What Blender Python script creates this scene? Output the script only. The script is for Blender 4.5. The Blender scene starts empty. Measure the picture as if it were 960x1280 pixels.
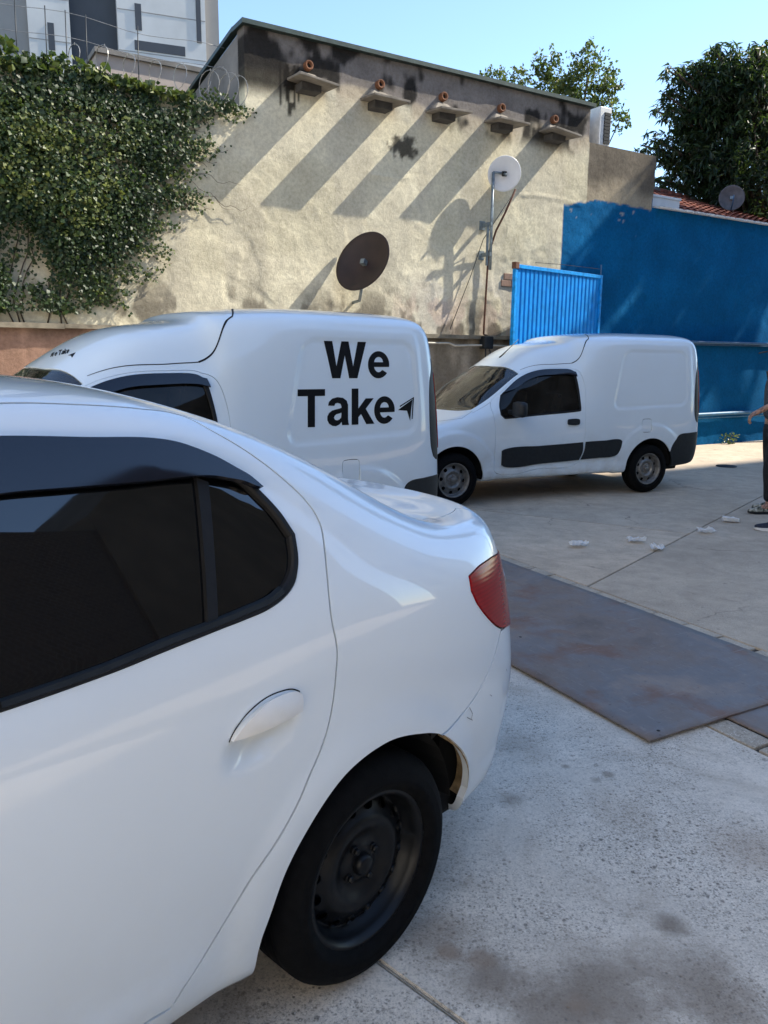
import bpy, bmesh, math, random
import numpy as np
from mathutils import Vector, Matrix
from mathutils.bvhtree import BVHTree
from mathutils.geometry import delaunay_2d_cdt

random.seed(7); rng = np.random.default_rng(7)
scene = bpy.context.scene
COL = scene.collection
V3 = lambda *a: np.array(a, float)

# ------------------------------------------------------------------ camera
CAM_H, F_PX, PITCH, ROLL = 1.602, 974.5, math.radians(11.167), math.radians(0.599)
_cp, _sp, _c, _s = math.cos(PITCH), math.sin(PITCH), math.cos(ROLL), math.sin(ROLL)
_R, _F, _U = V3(1, 0, 0), V3(0, _cp, -_sp), V3(0, _sp, _cp)
CR, CU, CF, CO = _c*_R + _s*_U, -_s*_R + _c*_U, _F, V3(0, 0, CAM_H)
cam_data = bpy.data.cameras.new('camera')
cam = bpy.data.objects.new('camera', cam_data); COL.objects.link(cam)
cam_data.sensor_fit = 'VERTICAL'; cam_data.sensor_height = 32.0
cam_data.lens = F_PX/1280*32.0; cam_data.clip_start = .05; cam_data.clip_end = 2000
cam.matrix_world = Matrix(((CR[0], CU[0], -CF[0], CO[0]), (CR[1], CU[1], -CF[1], CO[1]), (CR[2], CU[2], -CF[2], CO[2]), (0, 0, 0, 1)))
scene.camera = cam

# ------------------------------------------------------------------ frame of the long wall: s along it, n out of it towards the yard
WALL_A = math.radians(31.26)
WP = V3(6.233, 15.394, 0); WU = V3(math.cos(WALL_A), math.sin(WALL_A), 0); WN = V3(math.sin(WALL_A), -math.cos(WALL_A), 0)
def W(s, n, z): return WP + WU*s + WN*n + V3(0, 0, z)

# ------------------------------------------------------------------ sky and sun
SUN = WU*1.0 + WN*0.27 + V3(0, 0, 1.0); SUN = SUN/np.linalg.norm(SUN)
world = bpy.data.worlds.new('World'); scene.world = world; world.use_nodes = True
wn = world.node_tree; bg = wn.nodes['Background']
sky = wn.nodes.new('ShaderNodeTexSky'); sky.sky_type = 'NISHITA'; sky.sun_disc = False
sky.sun_elevation = math.asin(SUN[2]); sky.sun_rotation = math.atan2(SUN[0], SUN[1])
sky.air_density = 1.0; sky.dust_density = 0.0; sky.ozone_density = 2.6
wn.links.new(sky.outputs[0], bg.inputs[0]); bg.inputs[1].default_value = 0.15
sun_data = bpy.data.lights.new('sun', 'SUN'); sun_data.energy = 5.0; sun_data.angle = math.radians(.53); sun_data.color = (1, .93, .80)
sun = bpy.data.objects.new('sun', sun_data); COL.objects.link(sun)
sun.rotation_euler = Vector(-SUN).to_track_quat('-Z', 'Y').to_euler()
vs = scene.view_settings; vs.view_transform = 'Standard'; vs.look = 'None'; vs.gamma = 1; vs.use_curve_mapping = False
vs.exposure = 1.1
scene.cycles.max_bounces = 8; scene.cycles.transparent_max_bounces = 12

# ------------------------------------------------------------------ pixels to rays
def ray(px, py):
    d = CF + CR*(px-480)/F_PX - CU*(py-640)/F_PX
    return CO, d/np.linalg.norm(d)
def ground(px, py, z=0.0):
    o, d = ray(px, py); return o + d*((z-o[2])/d[2])
def onwall(px, py, off=0.0):
    o, d = ray(px, py); t = (off-(o-WP)@WN)/(d@WN); P = o+t*d
    return (P-WP)@WU, P[2]

# ------------------------------------------------------------------ object helpers
def link(o, parent=None, **props):
    COL.objects.link(o)
    if parent is not None: o.parent = parent
    for k, v in props.items(): o[k] = v
    return o
def thing(name, label, cat, loc=(0, 0, 0), rotz=0, group=None):
    o = bpy.data.objects.new(name, None); o.empty_display_size = .2
    o.location = loc; o.rotation_euler = (0, 0, rotz)
    link(o, label=label, category=cat)
    if group: o['group'] = group
    return o
def tag(o, label, cat, group=None):
    o['label'] = label; o['category'] = cat
    if group: o['group'] = group
    return o
def mobj(name, verts, faces, mat, parent=None, smooth=False, **props):
    me = bpy.data.meshes.new(name)
    me.from_pydata([tuple(map(float, v)) for v in verts], [], [tuple(map(int, f)) for f in faces]); me.update()
    if mat is not None: me.materials.append(mat)
    if smooth: me.polygons.foreach_set('use_smooth', [True]*len(me.polygons))
    return link(bpy.data.objects.new(name, me), parent, **props)
def bobj(name, bm, mat, parent=None, smooth=False, **props):
    me = bpy.data.meshes.new(name); bm.normal_update(); bm.to_mesh(me); bm.free()
    if mat is not None: me.materials.append(mat)
    if smooth: me.polygons.foreach_set('use_smooth', [True]*len(me.polygons))
    return link(bpy.data.objects.new(name, me), parent, **props)
def again(name, src, parent=None, loc=None, rot=None, scale=None):
    o = bpy.data.objects.new(name, src.data); COL.objects.link(o)
    if parent is not None: o.parent = parent
    if loc is not None: o.location = loc
    if rot is not None: o.rotation_euler = rot
    if scale is not None: o.scale = scale
    return o
def copy_tree(o, parent=None):
    c = o.copy(); COL.objects.link(c); c.parent = parent
    for ch in list(o.children): copy_tree(ch, c)
    return c
def frame_box(bm, o, ax, ay, az, bevel=0):
    """box from corner o with edge vectors ax, ay, az"""
    o, ax, ay, az = map(lambda q: Vector(map(float, q)), (o, ax, ay, az))
    if ax.cross(ay).dot(az) < 0: o = o+ax; ax = -ax
    v = [bm.verts.new(o+ax*i+ay*j+az*k) for k in (0, 1) for j in (0, 1) for i in (0, 1)]
    fs = [bm.faces.new([v[i] for i in f]) for f in ((0, 2, 3, 1), (4, 5, 7, 6), (0, 1, 5, 4), (2, 6, 7, 3), (0, 4, 6, 2), (1, 3, 7, 5))]
    if bevel:
        es = list({e for f in fs for e in f.edges})
        bmesh.ops.bevel(bm, geom=es, offset=bevel, segments=2, affect='EDGES', profile=.6)
def wbox(bm, s0, s1, n0, n1, z0, z1, bevel=0):
    frame_box(bm, W(s0, n0, z0), WU*(s1-s0), WN*(n1-n0), V3(0, 0, z1-z0), bevel)
def tube(bm, pts, r, sides=8, cap=True):
    pts = [Vector(map(float, p)) for p in pts]; n = len(pts)
    rs = r if hasattr(r, '__len__') else [r]*n
    rings = []; nrm = None
    for i, p in enumerate(pts):
        t = (pts[min(i+1, n-1)]-pts[max(i-1, 0)])
        t = t.normalized() if t.length > 1e-9 else Vector((0, 0, 1))
        if nrm is None:
            nrm = t.cross(Vector((0, 0, 1)) if abs(t.z) < .9 else Vector((1, 0, 0))).normalized()
        nrm = (nrm - t*nrm.dot(t)).normalized(); b = t.cross(nrm)
        rings.append([bm.verts.new(p+(nrm*math.cos(a)+b*math.sin(a))*rs[i]) for a in [2*math.pi*k/sides for k in range(sides)]])
    for i in range(n-1):
        for k in range(sides):
            bm.faces.new((rings[i][k], rings[i][(k+1) % sides], rings[i+1][(k+1) % sides], rings[i+1][k]))
    if cap:
        bm.faces.new(rings[0][::-1]); bm.faces.new(rings[-1])
def lathe(bm, prof, axis_o, ax, e1, e2, seg=48, closed=False):
    """prof: list of (radius, offset along axis)"""
    o = Vector(axis_o); ax = Vector(ax); e1 = Vector(e1); e2 = Vector(e2)
    rings = []
    for r, h in prof:
        if r < 1e-6: rings.append([bm.verts.new(o+ax*h)])
        else: rings.append([bm.verts.new(o+ax*h+(e1*math.cos(t)+e2*math.sin(t))*r) for t in [2*math.pi*k/seg for k in range(seg)]])
    pairs = list(zip(rings, rings[1:]))
    if closed: pairs.append((rings[-1], rings[0]))
    for A, B in pairs:
        for k in range(seg):
            k2 = (k+1) % seg
            if len(A) == 1 and len(B) == 1: continue
            if len(A) == 1: bm.faces.new((A[0], B[k2], B[k]))
            elif len(B) == 1: bm.faces.new((A[k], A[k2], B[0]))
            else: bm.faces.new((A[k], A[k2], B[k2], B[k]))

# ------------------------------------------------------------------ numpy value noise
def _h(i, j, k):
    n = (i*374761393 + j*668265263 + k*2147483647) & 0xffffffff
    n = ((n ^ (n >> 13))*1274126177) & 0xffffffff
    return ((n ^ (n >> 16)) & 0xffff)/65535.0
def vnoise(x, y, seed=0):
    x = np.asarray(x, float); y = np.asarray(y, float)
    i = np.floor(x).astype(np.int64); j = np.floor(y).astype(np.int64); fx = x-i; fy = y-j
    fx = fx*fx*(3-2*fx); fy = fy*fy*(3-2*fy)
    a = _h(i, j, seed); b = _h(i+1, j, seed); c = _h(i, j+1, seed); d = _h(i+1, j+1, seed)
    return a*(1-fx)*(1-fy)+b*fx*(1-fy)+c*(1-fx)*fy+d*fx*fy
def fbm(x, y, seed=0, oct=4, gain=.5):
    o = 0; a = 1; t = 0
    for k in range(oct):
        o = o+a*vnoise(x*2**k, y*2**k, seed+k*17); t += a; a *= gain
    return o/t
def sstep(a, b, x):
    t = np.clip((np.asarray(x, float)-a)/(b-a), 0, 1); return t*t*(3-2*t)

# ------------------------------------------------------------------ node materials
class N:
    def __init__(s, name):
        s.m = bpy.data.materials.new(name); s.m.use_nodes = True; s.t = s.m.node_tree
        s.b = s.t.nodes['Principled BSDF']; s.out = s.t.nodes['Material Output']
    def add(s, typ, **kw):
        n = s.t.nodes.new(typ)
        for k, v in kw.items(): setattr(n, k, v)
        return n
    def put(s, sock, v):
        if v is None: return
        if hasattr(v, 'is_linked') or isinstance(v, bpy.types.NodeSocket): s.t.links.new(v, sock)
        else: sock.default_value = (*v, 1) if isinstance(v, tuple) and len(v) == 3 and sock.type == 'RGBA' else v
    def set(s, **kw):
        names = dict(base='Base Color', rough='Roughness', metal='Metallic', normal='Normal', coat='Coat Weight', coat_rough='Coat Roughness',
                     spec='Specular IOR Level', alpha='Alpha', trans='Transmission Weight', ior='IOR', emis='Emission Color', emis_s='Emission Strength',
                     sss='Subsurface Weight', sheen='Sheen Weight')
        for k, v in kw.items(): s.put(s.b.inputs[names[k]], v)
        return s
    def coord(s, kind='Object', scale=(1, 1, 1)):
        c = s.add('ShaderNodeTexCoord').outputs[kind]
        if scale == (1, 1, 1): return c
        m = s.add('ShaderNodeMapping'); s.t.links.new(c, m.inputs[0]); m.inputs['Scale'].default_value = scale
        return m.outputs[0]
    def noise(s, vec, scale, detail=4, rough=.55, dist=0):
        n = s.add('ShaderNodeTexNoise'); s.put(n.inputs['Vector'], vec)
        n.inputs['Scale'].default_value = scale; n.inputs['Detail'].default_value = detail; n.inputs['Roughness'].default_value = rough; n.inputs['Distortion'].default_value = dist
        return n.outputs['Fac']
    def voro(s, vec, scale, feature='F1', out='Distance'):
        n = s.add('ShaderNodeTexVoronoi', feature=feature); s.put(n.inputs['Vector'], vec); n.inputs['Scale'].default_value = scale
        return n.outputs[out]
    def ramp(s, fac, *stops):
        n = s.add('ShaderNodeValToRGB'); s.put(n.inputs[0], fac); e = n.color_ramp.elements
        while len(e) < len(stops): e.new(.5)
        for el, (p, c) in zip(e, stops):
            el.position = p; el.color = (*c, 1) if isinstance(c, tuple) else (c, c, c, 1)
        return n.outputs[0]
    def mix(s, fac, a, b, mode='MIX'):
        n = s.add('ShaderNodeMix', data_type='RGBA', blend_type=mode); s.put(n.inputs[0], fac); s.put(n.inputs[6], a); s.put(n.inputs[7], b)
        return n.outputs[2]
    def math(s, op, a, b=None, clamp=False):
        n = s.add('ShaderNodeMath', operation=op, use_clamp=clamp); s.put(n.inputs[0], a)
        if b is not None: s.put(n.inputs[1], b)
        return n.outputs[0]
    def attr(s, name, out='Color'): return s.add('ShaderNodeAttribute', attribute_name=name).outputs[out]
    def bump(s, h, strength=.5, dist=.01, prev=None):
        n = s.add('ShaderNodeBump'); s.put(n.inputs['Height'], h); n.inputs['Strength'].default_value = strength; n.inputs['Distance'].default_value = dist
        if prev is not None: s.put(n.inputs['Normal'], prev)
        return n.outputs[0]
    def geo(s, out): return s.add('ShaderNodeNewGeometry').outputs[out]
def plain(name, base, rough=.6, var=.12, scale=12, metal=0, bump=.15, **kw):
    m = N(name); c = m.coord()
    f = m.noise(c, scale, 5)
    lo = tuple(max(0, x*(1-var)) for x in base); hi = tuple(min(1, x*(1+var)) for x in base)
    m.set(base=m.ramp(f, (.3, lo), (.7, hi)), rough=rough, metal=metal, **kw)
    if bump: m.set(normal=m.bump(m.noise(c, scale*6, 3), bump, .004))
    return m.m
# ------------------------------------------------------------------ smooth body surfaces and the panels cut from them
class Surf:
    """half of a car body as one cubic B-spline sheet: u runs nose to tail, v from the sill over the side to the middle of the roof; y < 0 is the side we see"""
    def __init__(s, T, iters=3, damp=.8):
        T = np.array(T, float); T[:, :, 1] *= -1; P = T.copy()
        for _ in range(iters):
            E = s._pad(P); Q = (E[:-2]+4*E[1:-1]+E[2:])/6; Q = (Q[:, :-2]+4*Q[:, 1:-1]+Q[:, 2:])/6
            P = P+damp*(T-Q); P[0, :, 1] = 0; P[-1, :, 1] = 0; P[:, -1, 1] = 0
        s.E = s._pad(P); s.R, s.K = P.shape[:2]
        q = s.ev(*np.meshgrid(np.arange(s.R), np.arange(s.K), indexing='ij'))
        s.au = np.concatenate([[0], np.cumsum(np.linalg.norm(np.diff(q, axis=0), axis=2).mean(1))])
        s.bv = np.concatenate([[0], np.cumsum(np.linalg.norm(np.diff(q, axis=1), axis=2).mean(0))])
        m = 8; nu = (s.R-1)*m+1; nv = (s.K-1)*m+1
        gu, gv = np.meshgrid(np.linspace(0, s.R-1, nu), np.linspace(0, s.K-1, nv), indexing='ij')
        s.guv = np.stack([gu.ravel(), gv.ravel()], 1); s.gp = s.ev(s.guv[:, 0], s.guv[:, 1])
        i, j = np.meshgrid(np.arange(nu-1), np.arange(nv-1), indexing='ij'); a = (i*nv+j).ravel()
        s.tri = np.concatenate([np.stack([a, a+nv, a+nv+1], 1), np.stack([a, a+nv+1, a+1], 1)])
        s.bvh = BVHTree.FromPolygons([tuple(p) for p in s.gp], [tuple(map(int, t)) for t in s.tri])
    def _pad(s, P):
        m = V3(1, -1, 1); E = np.concatenate([P[1:2]*m, P, P[-2:-1]*m], 0)
        return np.concatenate([2*E[:, 0:1]-E[:, 1:2], E, E[:, -2:-1]*m], 1)
    def ev(s, u, v):
        u = np.clip(np.asarray(u, float), 0, s.R-1); v = np.clip(np.asarray(v, float), 0, s.K-1)
        i = np.minimum(u.astype(int), s.R-2); j = np.minimum(v.astype(int), s.K-2)
        b = lambda t: [(1-t)**3/6, (3*t**3-6*t*t+4)/6, (-3*t**3+3*t*t+3*t+1)/6, t**3/6]
        bu = b(u-i); bv = b(v-j); o = 0
        for a in range(4):
            for c in range(4): o = o+(bu[a]*bv[c])[..., None]*s.E[i+a, j+c]
        return o
    def ab(s, uv):
        uv = np.asarray(uv, float); f = lambda t, L: np.interp(t, np.arange(len(L)), L)+np.minimum(t, 0)*.1+np.maximum(t-(len(L)-1), 0)*.1
        return np.stack([f(uv[:, 0], s.au), f(uv[:, 1], s.bv)], 1)
    def pos(s, ab):
        return s.ev(np.interp(ab[..., 0], s.au, np.arange(s.R)), np.interp(ab[..., 1], s.bv, np.arange(s.K)))
    @property
    def lim(s): return (0, s.au[-1], 0, s.bv[-1])
    def hit(s, o, d):
        r = s.bvh.ray_cast(Vector(o), Vector(d))
        if r[0] is None: return None
        t = s.tri[r[2]]; A, B, Cc = s.gp[t]; p = np.array(r[0]); v0 = B-A; v1 = Cc-A; v2 = p-A
        d00 = v0@v0; d01 = v0@v1; d11 = v1@v1; d20 = v2@v0; d21 = v2@v1; den = d00*d11-d01*d01
        b = (d11*d20-d01*d21)/den; c = (d00*d21-d01*d20)/den
        return s.guv[t[0]]*(1-b-c)+s.guv[t[1]]*b+s.guv[t[2]]*c
    def trace(s, pts, pose=None):
        """('p',px,py) photo pixel, ('s',x,z) from the side, ('t',x,y) from above, ('r',y,z) from behind, ('f',y,z) from the front, ('u',u,v) direct"""
        out = []
        for k, a, b in pts:
            if k == 'u': out.append((a, b)); continue
            if k == 'p':
                X, Y, t = pose; c, sn = math.cos(t), math.sin(t); q = None
                for step in range(24):
                    o, d = ray(a-step*.8, b+step*.25); oo = o-V3(X, Y, 0)
                    L = lambda w: V3(c*w[0]+sn*w[1], -sn*w[0]+c*w[1], w[2])
                    q = s.hit(L(oo), L(d))
                    if q is not None: break
                if q is None:
                    for step in range(24):
                        o, d = ray(a+step*.5, b+step*.9); q = s.hit(L(oo), L(d))
                        if q is not None: break
            elif k == 's': q = s.hit((a, -3, b), (0, 1, 0))
            elif k == 't': q = s.hit((a, -b-1e-5, 4), (0, 0, -1))
            elif k == 'r': q = s.hit((4, -a-1e-5, b), (-1, 0, 0))
            elif k == 'f': q = s.hit((-7, -a-1e-5, b), (1, 0, 0))
            if q is None: raise RuntimeError('no surface at %r' % ((k, a, b),))
            out.append(tuple(q))
        return np.array(out, float)

class Disc:
    """a turned face: a runs round at radius r0, b is the radius"""
    def __init__(s, prof, r0): s.r = np.array([p[0] for p in prof]); s.h = np.array([p[1] for p in prof]); s.r0 = r0; s.lim = (0, 2*math.pi*r0, -9, 9)
    def pos(s, ab):
        th = ab[..., 0]/s.r0; r = ab[..., 1]
        k = np.linspace(-.006, .006, 7)
        h = np.mean([np.interp(r+d, s.r, s.h) for d in k], 0)
        return np.stack([r*np.cos(th), h, r*np.sin(th)], -1)

def spline(P, h, closed=True, corner=38):
    """resample a traced line: smooth between corners"""
    P = np.asarray(P, float); n = len(P)
    def tan(i):
        a = P[(i-1) % n] if closed or i > 0 else P[i]; b = P[(i+1) % n] if closed or i < n-1 else P[i]
        return a, b
    cor = []
    for i in range(n):
        if not closed and i in (0, n-1): cor.append(True); continue
        a, b = tan(i); d1 = P[i]-a; d2 = b-P[i]
        cs = (d1@d2)/(np.linalg.norm(d1)*np.linalg.norm(d2)+1e-12); cor.append(math.degrees(math.acos(max(-1, min(1, cs)))) > corner)
    out = []
    for i in range(n if closed else n-1):
        p1 = P[i]; p2 = P[(i+1) % n]; L = np.linalg.norm(p2-p1)
        if L < 1e-7: continue
        p0 = p1-(p2-p1) if cor[i] else P[(i-1) % n]; p3 = p2+(p2-p1) if cor[(i+1) % n] else P[(i+2) % n]
        d0 = p1-p0; d0 = d0/(np.linalg.norm(d0)+1e-9)*L; d3 = p3-p2; d3 = d3/(np.linalg.norm(d3)+1e-9)*L; d1 = p2-p1
        m1 = d1 if cor[i] else (d0+d1)/2; m2 = d1 if cor[(i+1) % n] else (d1+d3)/2
        k = max(1, int(math.ceil(L/h)))
        for q in range(k):
            t = q/k; out.append((2*t**3-3*t*t+1)*p1+(t**3-2*t*t+t)*m1+(-2*t**3+3*t*t)*p2+(t**3-t*t)*m2)
    if not closed: out.append(P[-1])
    return np.array(out)
def inside(pts, poly):
    x = pts[:, 0][:, None]; y = pts[:, 1][:, None]; a = poly; b = np.roll(poly, -1, 0)
    c = ((a[:, 1] > y) != (b[:, 1] > y)) & (x < (b[:, 0]-a[:, 0])*(y-a[:, 1])/(b[:, 1]-a[:, 1]+1e-15)+a[:, 0])
    return (c.sum(1) % 2) == 1
def rrect(x0, x1, z0, z1, r, k=4):
    o = []
    for cx, cz, a0 in ((x1-r, z1-r, 0), (x0+r, z1-r, 90), (x0+r, z0+r, 180), (x1-r, z0+r, 270)):
        o += [(cx+r*math.cos(math.radians(a0+90*q/k)), cz+r*math.sin(math.radians(a0+90*q/k))) for q in range(k+1)]
    return o
def panel(name, sf, outline, holes, mat, parent, h=.03, gap=.0018, depth=.012, off=0.0, disp=None, hb=None, flip=False, **props):
    """a skin cut out of a surface along its outline (a,b metres), its rims folded inwards; smooth normals come from the surface itself"""
    hb = hb or h*.6
    loops = [np.asarray(outline)]+[np.asarray(q) for q in holes]
    O = loops[0]; lo = O.min(0); hi = O.max(0)
    g = np.array([(x+(h/2 if r % 2 else 0), y) for r, y in enumerate(np.arange(lo[1], hi[1], h*.87)) for x in np.arange(lo[0], hi[0], h)]) if h < 5 else np.zeros((0, 2))
    if len(g):
        m = inside(g, O)
        for q in loops[1:]: m &= ~inside(g, q)
        g = g[m]
        allb = np.concatenate(loops)
        keep = np.ones(len(g), bool)
        for k in range(0, len(g), 4000):
            dd = ((g[k:k+4000, None, :]-allb[None])**2).sum(2).min(1); keep[k:k+4000] = dd > (h*.45)**2
        g = g[keep]
    pts = np.concatenate(loops+[g]); edges = []; st = 0
    for q in loops:
        edges += [(st+i, st+(i+1) % len(q)) for i in range(len(q))]; st += len(q)
    r = delaunay_2d_cdt([Vector(p) for p in pts], edges, [], 0, 1e-6)
    P = np.array([tuple(v) for v in r[0]]); Fc = np.array([tuple(f) for f in r[2]])
    cen = P[Fc].mean(1); m = inside(cen, O)
    for q in loops[1:]: m &= ~inside(cen, q)
    Fc = Fc[m]
    used = np.unique(Fc); mp = -np.ones(len(P), int); mp[used] = np.arange(len(used)); P = P[used]; Fc = mp[Fc]
    cnt = {}
    for f in Fc:
        for k in range(3):
            e = (f[k], f[(k+1) % 3]); key = (min(e), max(e))
            if key in cnt: cnt[key] = None
            else: cnt[key] = (e[0], e[1], f[(k+2) % 3])
    bd = [e for e in cnt.values() if e]
    l = sf.lim
    def onlim(i): return abs(P[i, 0]-l[0]) < 1e-4 or abs(P[i, 0]-l[1]) < 1e-4 or abs(P[i, 1]-l[2]) < 1e-4 or abs(P[i, 1]-l[3]) < 1e-4
    real = [e for e in bd if not (onlim(e[0]) and onlim(e[1]))]
    sh = np.zeros_like(P)
    for a, b, c in real:
        d = P[b]-P[a]; nn = V3(-d[1], d[0], 0)[:2]; nn = nn/(np.linalg.norm(nn)+1e-12)
        sh[a] += nn; sh[b] += nn
    ln = np.linalg.norm(sh, axis=1); k = ln > 1e-9; sh[k] /= ln[k][:, None]; P = P+sh*gap
    e = 2e-3
    def base(Q):
        S = sf.pos(Q)
        du = sf.pos(Q+[e, 0])-sf.pos(Q-[e, 0]); dv = sf.pos(Q+[0, e])-sf.pos(Q-[0, e]); n = np.cross(du, dv); n /= np.linalg.norm(n, axis=1)[:, None]+1e-12
        if flip: n = -n
        return S, n
    def full(Q):
        S, n = base(Q)
        return S+n*(off+(disp(S) if disp is not None else 0))[..., None] if disp is not None else S+n*off
    S, n0 = base(P)
    if disp is not None:
        X = S+n0*(off+disp(S))[:, None]; Q = np.clip(P, [l[0]+2.5e-3, l[2]+2.5e-3], [l[1]-2.5e-3, l[3]-2.5e-3])
        n = np.cross(full(Q+[e, 0])-full(Q-[e, 0]), full(Q+[0, e])-full(Q-[0, e])); n /= np.linalg.norm(n, axis=1)[:, None]+1e-12
        if flip: n = -n
        bad = (n*n0).sum(1) < .2; n[bad] = n0[bad]
    else: X = S+n0*off; n = n0
    verts = [tuple(p) for p in X]; faces = [tuple(map(int, (f[::-1] if flip else f))) for f in Fc]; ln = [n[i] for f in faces for i in f]
    if depth:
        nv = len(verts); ridx = {}
        for a, b, c in real:
            for i in (a, b):
                if i not in ridx: ridx[i] = nv+len(ridx); verts.append(tuple(X[i]-n[i]*depth+0))
        for a, b, c in real:
            q = (b, a, ridx[a], ridx[b]); q = q[::-1] if flip else q
            fn = np.cross(np.array(verts[q[1]])-verts[q[0]], np.array(verts[q[3]])-verts[q[0]]); fn /= np.linalg.norm(fn)+1e-12
            faces.append(tuple(map(int, q))); ln += [fn]*4
    me = bpy.data.meshes.new(name); me.from_pydata(verts, [], faces); me.update()
    me.polygons.foreach_set('use_smooth', [True]*len(me.polygons))
    me.normals_split_custom_set([tuple(map(float, q)) for q in ln])
    me.materials.append(mat)
    return link(bpy.data.objects.new(name, me), parent, **props)
def ribbon(name, sf, line, prof, mat, parent, closed=False, **props):
    """a strip along a line on a surface; prof = [(sideways, height), ...]"""
    L = np.asarray(line, float); n = len(L)
    d = (np.roll(L, -1, 0)-np.roll(L, 1, 0)) if closed else np.gradient(L, axis=0)
    d /= np.linalg.norm(d, axis=1)[:, None]+1e-12; nn = np.stack([-d[:, 1], d[:, 0]], 1)
    e = 2e-3; V = []; Nn = []
    for w, hgt in prof:
        Q = L+nn*w; S = sf.pos(Q); nr = np.cross(sf.pos(Q+[e, 0])-sf.pos(Q-[e, 0]), sf.pos(Q+[0, e])-sf.pos(Q-[0, e])); nr /= np.linalg.norm(nr, axis=1)[:, None]+1e-12
        V.append(S+nr*hgt)
    V = np.array(V); m = len(prof); faces = []
    for i in range(n if closed else n-1):
        for k in range(m-1):
            a = k*n+i; b = k*n+(i+1) % n; faces.append((a, b, b+n, a+n))
    return mobj(name, V.reshape(-1, 3), faces, mat, parent, smooth=(m > 3 and False), **props)
def mirror(o, parent=None):
    """the same part on the other flank"""
    c = o.copy(); COL.objects.link(c); c.parent = parent or o.parent; c.scale = (1, -1, 1)
    for ch in list(o.children):
        q = ch.copy(); COL.objects.link(q); q.parent = c
    return c

# ------------------------------------------------------------------ vehicle materials
def paint(name, base, dirt=.25, dirt_col=(.34, .29, .22), z0=.25, z1=.6):
    m = N(name); c = m.coord()
    z = m.add('ShaderNodeSeparateXYZ'); m.put(z.inputs[0], c)
    low = m.math('SUBTRACT', 1.0, m.ramp(z.outputs[2], (z0, 0.0), (z1, 1.0)))
    n1 = m.noise(c, 5, 6, .65); n2 = m.noise(m.coord('Object', (1, 1, 3)), 42, 4, .7)
    d = m.math('MULTIPLY', m.math('MULTIPLY', low, m.ramp(n1, (.35, 0.0), (.75, 1.0))), dirt, True)
    speck = m.math('MULTIPLY', m.ramp(n2, (.68, 0.0), (.80, 1.0)), dirt*.55)
    f = m.math('ADD', d, speck, True)
    film = m.ramp(m.noise(c, 2.2, 5, .6), (.35, 0.0), (.75, .06))
    m.set(base=m.mix(m.math('ADD', f, film, True), base, dirt_col), rough=m.math('ADD', m.math('MULTIPLY', f, .4), .32), coat=m.math('SUBTRACT', 1.0, m.math('MULTIPLY', f, 1.3), True),
          coat_rough=m.ramp(n1, (.3, .008), (.8, .035)), spec=.5)
    return m.m
MAT = {}
MAT['white_paint'] = paint('white_paint', (.735, .79, .825), .22)
MAT['van_paint'] = paint('van_paint', (.67, .755, .81), .55, z0=.28, z1=.85)
MAT['cover_paint'] = plain('worn_white_plastic', (.74, .735, .71), .42, .04, 20, bump=.05)
def glassm(name, base, rough=.03, spec=.9):
    m = N(name); c = m.coord()
    m.set(base=base, rough=m.ramp(m.noise(c, 9, 5), (.3, rough), (.8, rough+.03)), spec=spec); return m.m
MAT['tint_glass'] = glassm('tint_glass', (.002, .0025, .0035), .012)
MAT['visor'] = glassm('smoked_acrylic', (.006, .008, .016), .07, .55)
def clear_glass(name, tint, ior=1.52):
    m = N(name); t = m.t; tr = m.add('ShaderNodeBsdfTransparent'); tr.inputs[0].default_value = (*tint, 1)
    gl = m.add('ShaderNodeBsdfGlossy'); gl.inputs[0].default_value = (1, 1, 1, 1); gl.inputs[1].default_value = .02
    fr = m.add('ShaderNodeFresnel'); fr.inputs[0].default_value = ior
    mx = m.add('ShaderNodeMixShader'); t.links.new(fr.outputs[0], mx.inputs[0]); t.links.new(tr.outputs[0], mx.inputs[1]); t.links.new(gl.outputs[0], mx.inputs[2])
    df = m.add('ShaderNodeBsdfDiffuse'); df.inputs[0].default_value = (.5, .47, .42, 1)
    dm = m.add('ShaderNodeMixShader'); m.put(dm.inputs[0], m.ramp(m.noise(m.coord(), 3, 6, .7), (.4, .01), (.8, .06)))
    t.links.new(mx.outputs[0], dm.inputs[1]); t.links.new(df.outputs[0], dm.inputs[2])
    t.links.new(dm.outputs[0], m.out.inputs[0]); t.nodes.remove(m.b); return m.m
MAT['side_glass'] = clear_glass('side_glass', (.02, .022, .024), 1.36); MAT['screen_glass'] = clear_glass('screen_glass', (.50, .56, .50), 1.7)
MAT['rubber'] = plain('black_rubber', (.006, .006, .007), .6, .3, 30, spec=.3)
MAT['gap'] = plain('dark_joint', (.006, .006, .006), .9, .2, 30, bump=0)
MAT['tyre'] = plain('tyre_rubber', (.0035, .0036, .004), .85, .5, 40, bump=.35, spec=.12)
MAT['rim_black'] = plain('black_steel', (.0055, .006, .007), .36, .4, 14, metal=0, bump=.05, spec=.25)
MAT['rim_grey'] = plain('grey_steel', (.20, .195, .185), .42, .3, 30, metal=.55, bump=.1)
MAT['plastic'] = plain('dark_plastic', (.010, .013, .016), .5, .25, 30, bump=.12, spec=.35)
MAT['under'] = plain('underbody', (.004, .0038, .0035), .97, .4, 8)
MAT['seat'] = plain('seat_cloth', (.02, .02, .022), .9, .3, 30)
MAT['dirt'] = plain('dried_mud', (.25, .17, .085), .95, .5, 30, bump=.6)
m = N('red_lens'); c = m.coord('Object', (1, 1, 1)); wv = m.add('ShaderNodeTexWave', wave_type='BANDS', bands_direction='Z'); m.put(wv.inputs[0], c); wv.inputs['Scale'].default_value = 26
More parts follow.
